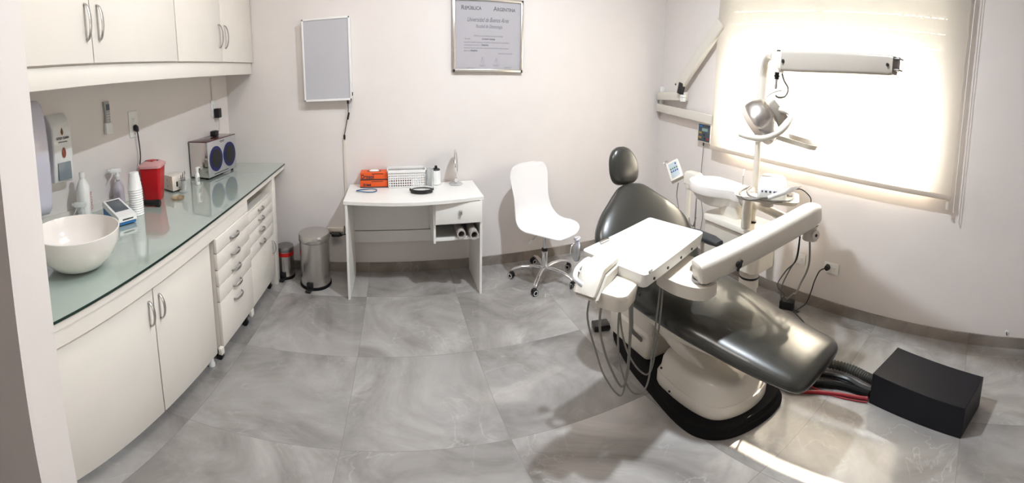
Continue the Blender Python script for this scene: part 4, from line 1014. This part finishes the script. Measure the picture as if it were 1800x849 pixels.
# short post and little tray
MB().cyl((2.02, 1.40, .737), (2.02, 1.40, .965), .034, n=28).build('tray_post', PLA, t)
q = MB(); tr = Matrix.Translation((1.93, 1.19, .965)) @ Matrix.Rotation(math.radians(28), 4, 'Z')
q.rings([[Vector((x, y, z)) for x, y in rrect(0, 0, w_, d_, r_)] for z, w_, d_, r_ in ((0, .16, .30, .03), (.003, .21, .36, .04), (.025, .235, .39, .045), (.025, .222, .377, .04), (.006, .20, .35, .035), (.004, .18, .32, .03))]); q.move(tr).build('side_tray', PLA, t)
q = MB(); q.tube([(2.02, 1.40, .95), (1.98, 1.30, .945), (1.93, 1.19, .945)], .02, 12, 4); q.cyl((1.93, 1.19, .93), (1.93, 1.19, .966), .04, n=20); q.build('tray_arm', PLA, t)
# scaler on the tray
c = Vector((1.935, 1.165, .972)); T = Matrix.Translation(c) @ Matrix.Rotation(math.radians(34), 4, 'Z') @ Matrix.Scale(1.12, 4)
t2 = thing('ultrasonic_scaler', 'white ultrasonic scaler unit with small blue-grey print, on the side tray', 'scaler', c)
q = MB(); q.rings([[Vector((x, y, z)) for x, y in rrect(dx, 0, w_, d_, .025)] for z, w_, d_, dx in ((0, .11, .15, 0), (.01, .12, .16, 0), (.065, .12, .16, 0), (.098, .095, .14, .008), (.108, .07, .11, .010))]); q.move(T).build('case', PLW, t2)
q = MB()
for yy, w_ in ((.055, .008), (.035, .012), (.012, .012), (-.02, .03)): q.box((-.0605, yy, .045), (.002, w_, .008))
q.move(T).build_each('printing', mat('blue_grey_print', (.07, .09, .14), .5), t2)
hp0, hp1 = Vector((1.835, 1.125, 1.0)), Vector((1.87, .985, 1.068))
q = MB(); q.tube([hp0, hp0.lerp(hp1, .3), hp0.lerp(hp1, .7), hp1], lambda s: .010 + .004 * math.sin(s * 2.4), 14, 4); q.cyl(hp1, hp1 + (hp1 - hp0).normalized() * .03, .010, .005, 14); h = q.build('handpiece', PLW, t2)
MB().cyl(hp1 + (hp1 - hp0).normalized() * .028, hp1 + (hp1 - hp0).normalized() * .05, .005, .002, 10).build('tip', STL, h)
q = MB(); a0 = c
pts = [hp0, (1.76, 1.21, .985), (1.78, 1.29, .985), (1.86, 1.34, .99), (1.95, 1.33, 1.0), (1.86, 1.30, .995), (1.80, 1.22, .99), (1.83, 1.10, .99), (1.92, 1.03, .99), (1.99, 1.05, 1.0), (1.96, 1.12, .995)]
q.tube(pts, .006, 10, 6); q.build('coiled_cord', HOSE, t2)
MB().tube([(1.99, 1.12, 1.0), (2.06, 1.04, 1.03), (2.10, .98, .99), (2.09, .97, .95)], .0035, 8, 5).build('lead', BLK, t2)
# lamp tray behind the head
q = MB(); tr = Matrix.Translation((2.12, 1.20, 1.262)) @ Matrix.Rotation(math.radians(14), 4, 'Z') @ Matrix.Rotation(.12, 4, 'X') @ Matrix.Scale(1.25, 4)
q.rings([[Vector((x, y, z)) for x, y in rrect(0, 0, w_, d_, r_)] for z, w_, d_, r_ in ((0, .12, .30, .03), (.003, .15, .34, .04), (.024, .165, .36, .045), (.024, .155, .35, .04), (.006, .14, .33, .035), (.004, .12, .3, .03))]); q.move(tr).build('upper_tray', PLA, t)
q = MB(); q.cyl((PX, PY, 1.225), (PX, PY, 1.27), .032, n=20); q.box((2.115, 1.34, 1.255), (.04, .12, .016), .004); q.build('upper_tray_bracket', PLA, t)

# ---------------------------------------------------------------- operating lamp
e0, e1 = Vector((1.925, 1.19, 1.675)), Vector((1.700, .400, 1.690))
t = thing('operating_lamp', 'white dental operating lamp hanging from a long horizontal arm', 'dental lamp', e0)
d = (e1 - e0).normalized(); s = d.cross(Vector((0, 0, 1))).normalized(); u = s.cross(d)
q = MB(); q.rings([sring(e0 + d * a + u * z_, s, u, .026, h_, 20, 6) for a, h_, z_ in ((.045, .040, .002), (.055, .050, .002), (.20, .050, .0), (.45, .046, -.002), (.78, .040, -.004), (.80, .036, -.004))]); q.build('lamp_arm', LAMPC, t)
q = MB(); q.rings([sring(e0 + u * z_, s, d, .030, .042, 24, 3) for z_ in (-.055, -.05, .045, .05)]); q.rings([sring(e0 + d * a, s, u, .028, .045, 16, 5) for a in (.0, .055)]); q.build('joint_block', PLA, t)
q = MB()
for a, z_, r_ in ((.075, .0, .010), (.775, -.004, .007)): q.cyl(e0 + d * a + u * z_ + s * .027, e0 + d * a + u * z_ + s * .032, r_, n=16); q.cyl(e0 + d * a + u * z_ - s * .027, e0 + d * a + u * z_ - s * .032, r_, n=16)
q.cyl(e0 + u * .05, e0 + u * .06, .012, n=14); q.build_each('bolt', BLK, t)
q = MB()
for k in (-1, 1): q.box(e0 + d * .815 + u * (k * .022), (.040, .034, .007), .002, Matrix((s, d, u)).transposed())
q.cyl(e0 + d * .818 - u * .028, e0 + d * .818 + u * .030, .006, n=12); q.build('arm_end_fitting', DSTL, t)
# tubular link running behind the arm to the pole
MB().cyl(Vector((PX - .20, PY - .21, 1.70)), e1 + Vector((.045, .12, .0)), .018, n=16).build('link_tube', PLA, t)
# hanging joint
j0 = e0 - u * .055
q = MB(); q.cyl(j0, j0 - Vector((0, 0, .035)), .014, n=16); q.cyl(j0 - Vector((0, 0, .014)), j0 - Vector((0, 0, .022)), .018, n=16); q.build('swivel_collar', BLK, t)
MB().cyl(j0 - Vector((0, 0, .03)), j0 - Vector((0, 0, .085)), .009, n=16).build('swivel_pin', CHR, t)
VR = Vector((.63, -.776, 0)); VT = Vector((-.776, -.63, 0)); VZ = Vector((0, 0, 1))      # sideways, towards the seat side, up
hx = j0 - Vector((0, 0, .10))
q = MB(); pts = [hx + VR * .035 + VZ * .010, hx, hx - VR * .045 - VZ * .025, hx - VR * .070 - VZ * .075, hx - VR * .050 - VZ * .105]
q.rings([[p + VT * a * .028 + Vector((0, 0, 1)) * b + VR * b * .3 for a, b in ((-1, 0), (1, 0), (1, .006), (-1, .006))] for p in spline(pts, 4)]); q.build('yoke', LAMPC, t)
hcx = hx - VR * .005 - VZ * .125
ax = (VR * .62 + VZ * .72 + VT * .25).normalized(); s2 = ax.cross(VT).normalized(); v2 = ax.cross(s2)
MBX = Matrix((s2, v2, ax)).transposed()
hb = hcx + VR * .012 + VZ * .015
MB().box(hb, (.095, .072, .125), .004, Matrix((ax, VT, ax.cross(VT))).transposed()).build('lamp_housing', LAMPC, t)
MB().cyl(hb - VR * .052 + VZ * .03 + VT * .03, hb - VR * .052 + VZ * .03 - VT * .03, .012, n=14).build('tilt_knob', DSTL, t)
rc = hb - ax * .078 - VR * .022 + VZ * .020
q = MB(); q.lathe([(.126, -.030), (.128, -.020), (.124, .0), (.113, .028), (.090, .058), (.056, .080), (.02, .089), (.001, .090)], rc, 44, axis=ax, cap=False); q.build('reflector', STL, t)
q = MB(); q.lathe([(.120, -.056), (.126, -.046), (.129, -.022), (.124, -.022), (.118, -.050)], rc, 44, axis=ax, cap=False); q.build('front_ring', mat('ivory_ring', (.62, .54, .47), .35), t)
q = MB(); q.lathe([(.117, -.048), (.117, -.052)], rc, 44, axis=ax); q.build('front_glass', CLR, t)
h0 = rc - ax * .020 - VZ * .05
q = MB(); pts = [(1.733, 1.29, 1.299), (1.701, 1.197, 1.299), (1.702, 1.106, 1.306), (1.741, 1.045, 1.334), (1.791, 1.017, 1.373), (1.854, 1.028, 1.411), (1.898, 1.073, 1.431), (1.906, 1.138, 1.436)]
q.tube(pts, .0145, 16, 6); q.build('handle', PLA, t)
MB().tube([j0 + VR * .03 - VZ * .0, j0 + VR * .045 - VZ * .035, j0 + VR * .075 - VZ * .075, j0 + VR * .060 - VZ * .115, j0 + VR * .02 - VZ * .125, j0 + VR * .0 - VZ * .115], .0055, 12, 6).build('cable', HOSE, t)

# ---------------------------------------------------------------- delivery tray on the spring arm
c0 = Vector((1.14, 1.36, 0)); ang = math.radians(19.3); U = Vector((math.cos(ang), math.sin(ang), 0)); V = Vector((-math.sin(ang), math.cos(ang), 0))
t = thing('delivery_unit', 'white instrument delivery tray on a thick spring arm across the chair', 'dental unit', (1.14, 1.36, .80))
TZ = .855
M = Matrix.Translation(c0) @ Matrix.Rotation(ang, 4, 'Z')
q = MB(); q.rings([[Vector((x, y, z)) for x, y in rrect(0, 0, w_, d_, r_)] for z, w_, d_, r_ in ((.790, .52, .28, .02), (.797, .575, .335, .025), (.842, .588, .348, .022), (.852, .588, .348, .022), (TZ, .580, .340, .02), (TZ + .001, .550, .310, .02), (TZ - .005, .540, .300, .018), (TZ - .006, .50, .27, .015))])
q.move(M).build('tray', PLW if False else mat('white_tray', (.84, .83, .80), .3), t)
q = MB()
for a, b in ((-.22, 0), (-.10, 0), (.03, 0), (.15, 0)): q.cyl(c0 + U * a - V * .170 + VZ * .815, c0 + U * a - V * .1745 + VZ * .815, .006, n=12)
for b in (-.09, .09): q.cyl(c0 + U * .288 + V * b + VZ * .82, c0 + U * .294 + V * b + VZ * .82, .006, n=12)
q.build_each('screw', BLK, t)
q = MB(); q.box(c0 - U * .255 - V * .172 + VZ * (TZ + .001), (.03, .006, .010), .002, (0, 0, ang)); q.box(c0 - U * .15 + V * .155 + VZ * (TZ + .004), (.07, .012, .008), .003, (0, 0, ang)); q.build_each('latch', STL, t)
# handpiece rest: sloped slab with handle
sl = Vector((.770, 1.232, 0))
E1 = Vector((.85, .527, 0)); E2 = Vector((-.527, .85, 0))
def wedge(prof, w_, off, name, m):
    P = [Vector((a, z, 0)) for a, z in prof]; P = [p * 1.0 for p in P]; q = MB(); C_ = sum(P, Vector()) / len(P)
    q.rings([[sl + off + E1 * (C_.x + (p.x - C_.x) * f) + E2 * y + VZ * (C_.y + (p.y - C_.y) * f) for p in P] for y, f in ((-w_ / 2, .95), (-w_ / 2 + .006, 1), (w_ / 2 - .006, 1), (w_ / 2, .95))])
    return q.build(name, m, t, ang=25)
wedge([(-.112, .806), (-.106, .814), (-.042, .874), (-.030, .880), (.112, .876), (.118, .874), (.118, .858), (-.02, .860), (-.100, .796)], .095, Vector((0, 0, 0)), 'handpiece_rest', PLA)
wedge([(-.100, .788), (-.02, .853), (.122, .851), (.122, .825), (.01, .812), (-.085, .772)], .103, Vector((.004, -.004, 0)), 'rest_base', PLA)
q = MB(); hb_ = sl - U * .07 + VZ * .835
q.tube([(.785, 1.30, .855), (.765, 1.295, .872), (.715, 1.265, .874), (.672, 1.228, .872), (.650, 1.19, .862), (.668, 1.165, .845)], .0095, 12, 6); q.build('grab_handle', mat('pale_blue_white', (.74, .78, .80), .3), t)
lb = Vector((.822, 1.180, 0))
q = MB(); q.rings([[Vector((x, y, z)) for x, y in rrect(0, 0, w_, d_, r_)] for z, w_, d_, r_ in ((.735, .12, .12, .03), (.745, .16, .16, .045), (.795, .172, .172, .045), (.807, .165, .165, .042), (.812, .13, .13, .03))]); q.move(Matrix.Translation(lb) @ Matrix.Rotation(math.radians(32), 4, 'Z')).build('control_head', PLA, t)
q = MB(); q.cyl(lb + U * .060 - V * .085 + VZ * .775, lb + U * .060 - V * .091 + VZ * .775, .007, n=12); q.build('head_screw', BLK, t)
# hoses hanging in loops under the head
for k, (st, pts_, r_, nm) in enumerate((
    (0, [(.735, 1.215, .77), (.728, 1.22, .67), (.778, 1.22, .496), (.825, 1.22, .363), (.901, 1.22, .226), (.935, 1.22, .23), (.945, 1.215, .40), (.94, 1.21, .60), (.94, 1.21, .80)], .0042, 'hose'),
    (1, [(.775, 1.19, .745), (.789, 1.22, .614), (.828, 1.22, .465), (.896, 1.22, .303), (.93, 1.22, .262), (.952, 1.22, .33), (.955, 1.22, .492), (.955, 1.22, .682), (.955, 1.22, .80)], .0052, 'hose'),
    (2, [(.855, 1.18, .745), (.90, 1.22, .58), (.946, 1.22, .437), (1.023, 1.22, .308), (1.085, 1.22, .275), (1.116, 1.22, .434), (1.13, 1.22, .685), (1.13, 1.23, .795)], .0045, 'hose'),
    (3, [(.875, 1.20, .745), (.88, 1.215, .6), (.90, 1.22, .42), (.96, 1.22, .24), (1.03, 1.22, .17), (1.078, 1.22, .225), (1.095, 1.22, .471), (1.136, 1.24, .736), (1.136, 1.24, .795)], .0045, 'hose'),
    (4, [(.95, 1.24, .795), (.96, 1.24, .75), (1.01, 1.30, .60), (1.095, 1.40, .44), (1.18, 1.50, .32), (1.27, 1.55, .22), (1.34, 1.57, .14)], .0115, 'main_hose'))):
    MB().tube(pts_, r_, 10, 6).build(nm, HOSE, t)
# syringe and bracket at the far left corner
cs = c0 - U * .30 + V * .20
q = MB(); q.lathe([(.012, .80), (.017, .81), (.017, .87), (.012, .885)], cs, 18); q.box(cs + VZ * .895, (.03, .018, .014), .004, (0, 0, ang)); q.build('syringe_holder', mat('pale_metal', (.62, .64, .70), .25, metal=.7), t)
MB().tube([cs - U * .01 + VZ * .88, cs - U * .035 + VZ * .87, cs - U * .04 + VZ * .84], .003, 8, 4).build('syringe_hook', CHR, t)
MB().tube([cs + U * .02 - V * .06 + VZ * .80, cs - U * .035 - V * .05 + VZ * .79, cs - U * .04 - V * .09 + VZ * .77, cs - U * .0 - V * .11 + VZ * .77], .008, 10, 5).build('side_bracket', DSTL, t)
# link under the tray to the arm
a0, a1 = Vector((1.200, 1.045, .825)), Vector((1.93, .865, .962))
q = MB(); q.rings([[Vector((x, y, z)) for x, y in outline([(1.30, 1.30), (1.12, 1.26), (1.10, 1.14), (1.14, 1.03), (1.20, .995), (1.27, 1.01), (1.28, 1.08), (1.24, 1.16), (1.36, 1.24)], 4)] for z in (.715, .722, .768, .770)]); q.build('link_bracket', PLA, t)
MB().cyl((1.215, 1.06, .765), (1.215, 1.06, .785), .045, n=28).build('pivot_ring', DSTL, t)
d = (a1 - a0).normalized(); s = d.cross(VZ).normalized(); u = s.cross(d)
q = MB(); L_ = (a1 - a0).length
q.rings([sring(a0 + d * a, s, u, w_, h_, 28, 4.5) for a, w_, h_ in ((-.035, .030, .030), (-.028, .042, .042), (-.01, .050, .048), (.05, .052, .050), (.3, .052, .052), (L_ - .05, .052, .055), (L_ - .01, .050, .052), (L_ + .015, .042, .045), (L_ + .02, .03, .03))]); q.build('spring_arm', PLA, t)
q = MB(); p = a0 + d * .16 + s * .053 - u * .015; q.cyl(p, p + s * .012, .014, n=18); q.box(p + s * .012, (.012, .010, .05), .003, (0, .5, -.26)); q.build('tension_knob', BLK, t)
pv = Vector((a1.x - .01, a1.y + .01, 0))
q = MB(); q.cyl(pv + VZ * .825, pv + VZ * .905, .044, n=28); q.cyl(pv + VZ * .905, pv + VZ * .95, .030, n=24); q.build('elbow_joint', PLA, t)
MB().cyl(pv + VZ * .903, pv + VZ * .909, .045, n=28).build('elbow_ring', BLK, t)
q = MB(); e_ = Vector((-.45, -.89, 0)); q.cyl(pv + VZ * .862 + e_ * .030, pv + VZ * .862 + e_ * .055, .026, n=20); q.build('brake_cap', PLA, t)
MB().cyl(pv + VZ * .862 + e_ * .055, pv + VZ * .862 + e_ * .057, .008, n=14).build('brake_screw', BLK, t)
q = MB(); q.tube([pv + VZ * .865, (2.0, 1.05, .865), (2.08, 1.27, .86), (PX, PY, .86)], .026, 16, 4); q.cyl((PX, PY, .82), (PX, PY, .90), .036, n=24); q.build('swing_tube', PLA, t)
MB().tube([pv + VZ * .825, pv + Vector((.02, .0, .68)), pv + Vector((.10, .08, .52)), pv + Vector((.30, .20, .35)), pv + Vector((.52, .33, .22)), pv + Vector((.60, .42, .12))], .006, 8, 6).build('drain_hose', HOSE, t)
q = MB(); q.tube([pv + Vector((-.07, .03, .88)), pv + Vector((-.03, .06, .72)), pv + Vector((.05, .14, .6)), pv + Vector((.20, .26, .42)), pv + Vector((.42, .38, .22)), pv + Vector((.62, .46, .075))], .004, 8, 6); q.build('power_lead', BLK, t)
q = MB(); q.tube([pv + Vector((-.07, .03, .88)), pv + Vector((-.045, .05, .72)), pv + Vector((.02, .15, .6)), pv + Vector((.17, .28, .42)), pv + Vector((.44, .36, .23)), pv + Vector((.64, .50, .075))], .004, 8, 6); q.build('power_lead', BLK, t)

# ---------------------------------------------------------------- control panel on its post
c = Vector((2.20, 2.13, 0))
t = thing('assistant_panel', 'small cream control panel with keypad on a post behind the backrest', 'control panel', c)
MB().lathe([(.11, .001), (.11, .02), (.03, .03), (.0245, .035), (.0245, .79), (.030, .792), (.030, .815)], c, 24).build('post', PLA, t)
q = MB(); q.rings([[Vector((x, y, z)) for x, y in rrect(2.235, 2.12, w_, d_, .02, .2)] for z, w_, d_ in ((.812, .09, .13), (.82, .105, .15), (.885, .10, .145), (.90, .08, .12))]); q.build('rear_housing', PLA, t)
fn = Vector((-.70, -.30, .62)).normalized(); fs = Vector((0, 0, 1)).cross(fn).normalized(); fu_ = fn.cross(fs)
fs2 = (fs * .80 + fu_ * .60).normalized(); fu2 = fn.cross(fs2)
pc_ = Vector((2.165, 2.275, .885)); MM = Matrix((fs2, fu2, fn)).transposed()
MB().box(pc_, (.115, .165, .045), .010, MM).build('panel_case', PLA, t)
kp = MB().box(pc_ + fn * .0232, (.075, .125, .002), .001, MM).build('keypad', mat('pale_blue_grey_panel', (.42, .48, .52), .4), t)
for i, (rr_, m_) in enumerate(((.038, mat('navy_key', (.02, .06, .22), .4)), (.012, mat('green_key', (.05, .16, .10), .4)), (-.012, mat('navy_key', (.02, .06, .22), .4)))):
    for k in range(4 if i else 1): MB().box(pc_ + fn * .0248 + fu2 * (rr_ if i else .045) + fs2 * (-.026 + .0175 * k if i else .025), (.011, .014, .0015), .0005, MM).build('key', m_, kp)
MB().tube([pc_ - fs2 * .03 + fu2 * .09, pc_ + fu2 * .115 - fs2 * .045, pc_ + fu2 * .11 - fs2 * .07, pc_ + fu2 * .085 - fs2 * .06], .005, 8, 5).build('hook', CHR, t)
MB().tube([(2.19, 2.25, .80), (2.20, 2.27, .70), (2.21, 2.24, .58), (2.22, 2.22, .40)], .004, 8, 5).build('cord', HOSE, t)
q = MB(); q.cyl((2.20, 2.13, .803), (2.20, 2.015, .803), .009, n=12); q.build('hose_bar', PLW, t)
MB().cyl((2.20, 2.035, .77), (2.20, 2.035, .82), .016, n=16).build('hose_clip', BLK, t)
q = MB(); q.tube([(2.20, 2.035, .78), (2.20, 2.035, .5), (2.20, 2.04, .2), (2.22, 2.05, .03)], .006, 10, 4); q.build('suction_tube', DSTL, t)
MB().tube([(2.20, 2.13, .62), (2.20, 2.09, .54), (2.20, 2.05, .53), (2.20, 2.03, .60)], .006, 8, 5).build('loop_hose', HOSE, t)

# ---------------------------------------------------------------- black service box and hoses
bx = [(1.895, .411), (1.748, -.094), (2.055, -.185), (2.215, .345)]
q = MB(); q.prism(bx[::-1], .001, .20); o = q.build('service_box', BOXB, None, base=(1.98, .12, .001)); 
bv = o.modifiers.new('edge', 'BEVEL'); bv.width = .003; bv.segments = 2; bv.limit_method = 'ANGLE'
tag(o, 'matt black rectangular metal box standing on the floor right of the chair', 'box')
def hose(name, m, pts, r, label, seg=10, rib=False):
    q = MB()
    if rib:
        P = spline([Vector(p) for p in pts], 44); q.tube(P, lambda s: r * (1 + .13 * math.sin(s * len(P) * 1.25)), 14, 1)
    else: q.tube(pts, r, seg, 8)
    one(q, name, m, label, 'hose', pts[-1])
hose('corrugated_hose', mat('ribbed_grey', (.05, .05, .042), .5), [(1.775, 1.09, .045), (1.92, .98, .040), (2.06, .80, .04), (2.10, .62, .04), (2.06, .47, .045), (2.03, .395, .05)], .028, 'thick ribbed grey hose entering the top left of the black box', rib=True)
hose('black_hose', BLK, [(1.765, .985, .035), (1.86, .90, .03), (1.98, .75, .025), (2.02, .60, .02), (1.99, .50, .02), (1.965, .412, .03)], .019, 'smooth black hose lying just below the ribbed grey hose')
hose('black_hose', RUB, [(1.765, .90, .03), (1.82, .81, .024), (1.90, .70, .022), (1.945, .58, .022), (1.945, .48, .022), (1.935, .42, .03)], .021, 'thick black hose between the smooth black hose and the red one')
hose('red_hose', REDH, [(1.745, .84, .016), (1.78, .77, .013), (1.83, .69, .012), (1.875, .58, .012), (1.895, .49, .014), (1.905, .42, .02)], .0115, 'red hose lying on the floor between chair base and black box')
hose('red_hose', REDH, [(1.77, .86, .075), (1.81, .77, .055), (1.85, .66, .008), (1.86, .56, .006), (1.875, .47, .006), (1.885, .418, .010)], .0045, 'thin red tube curving over the black hose')
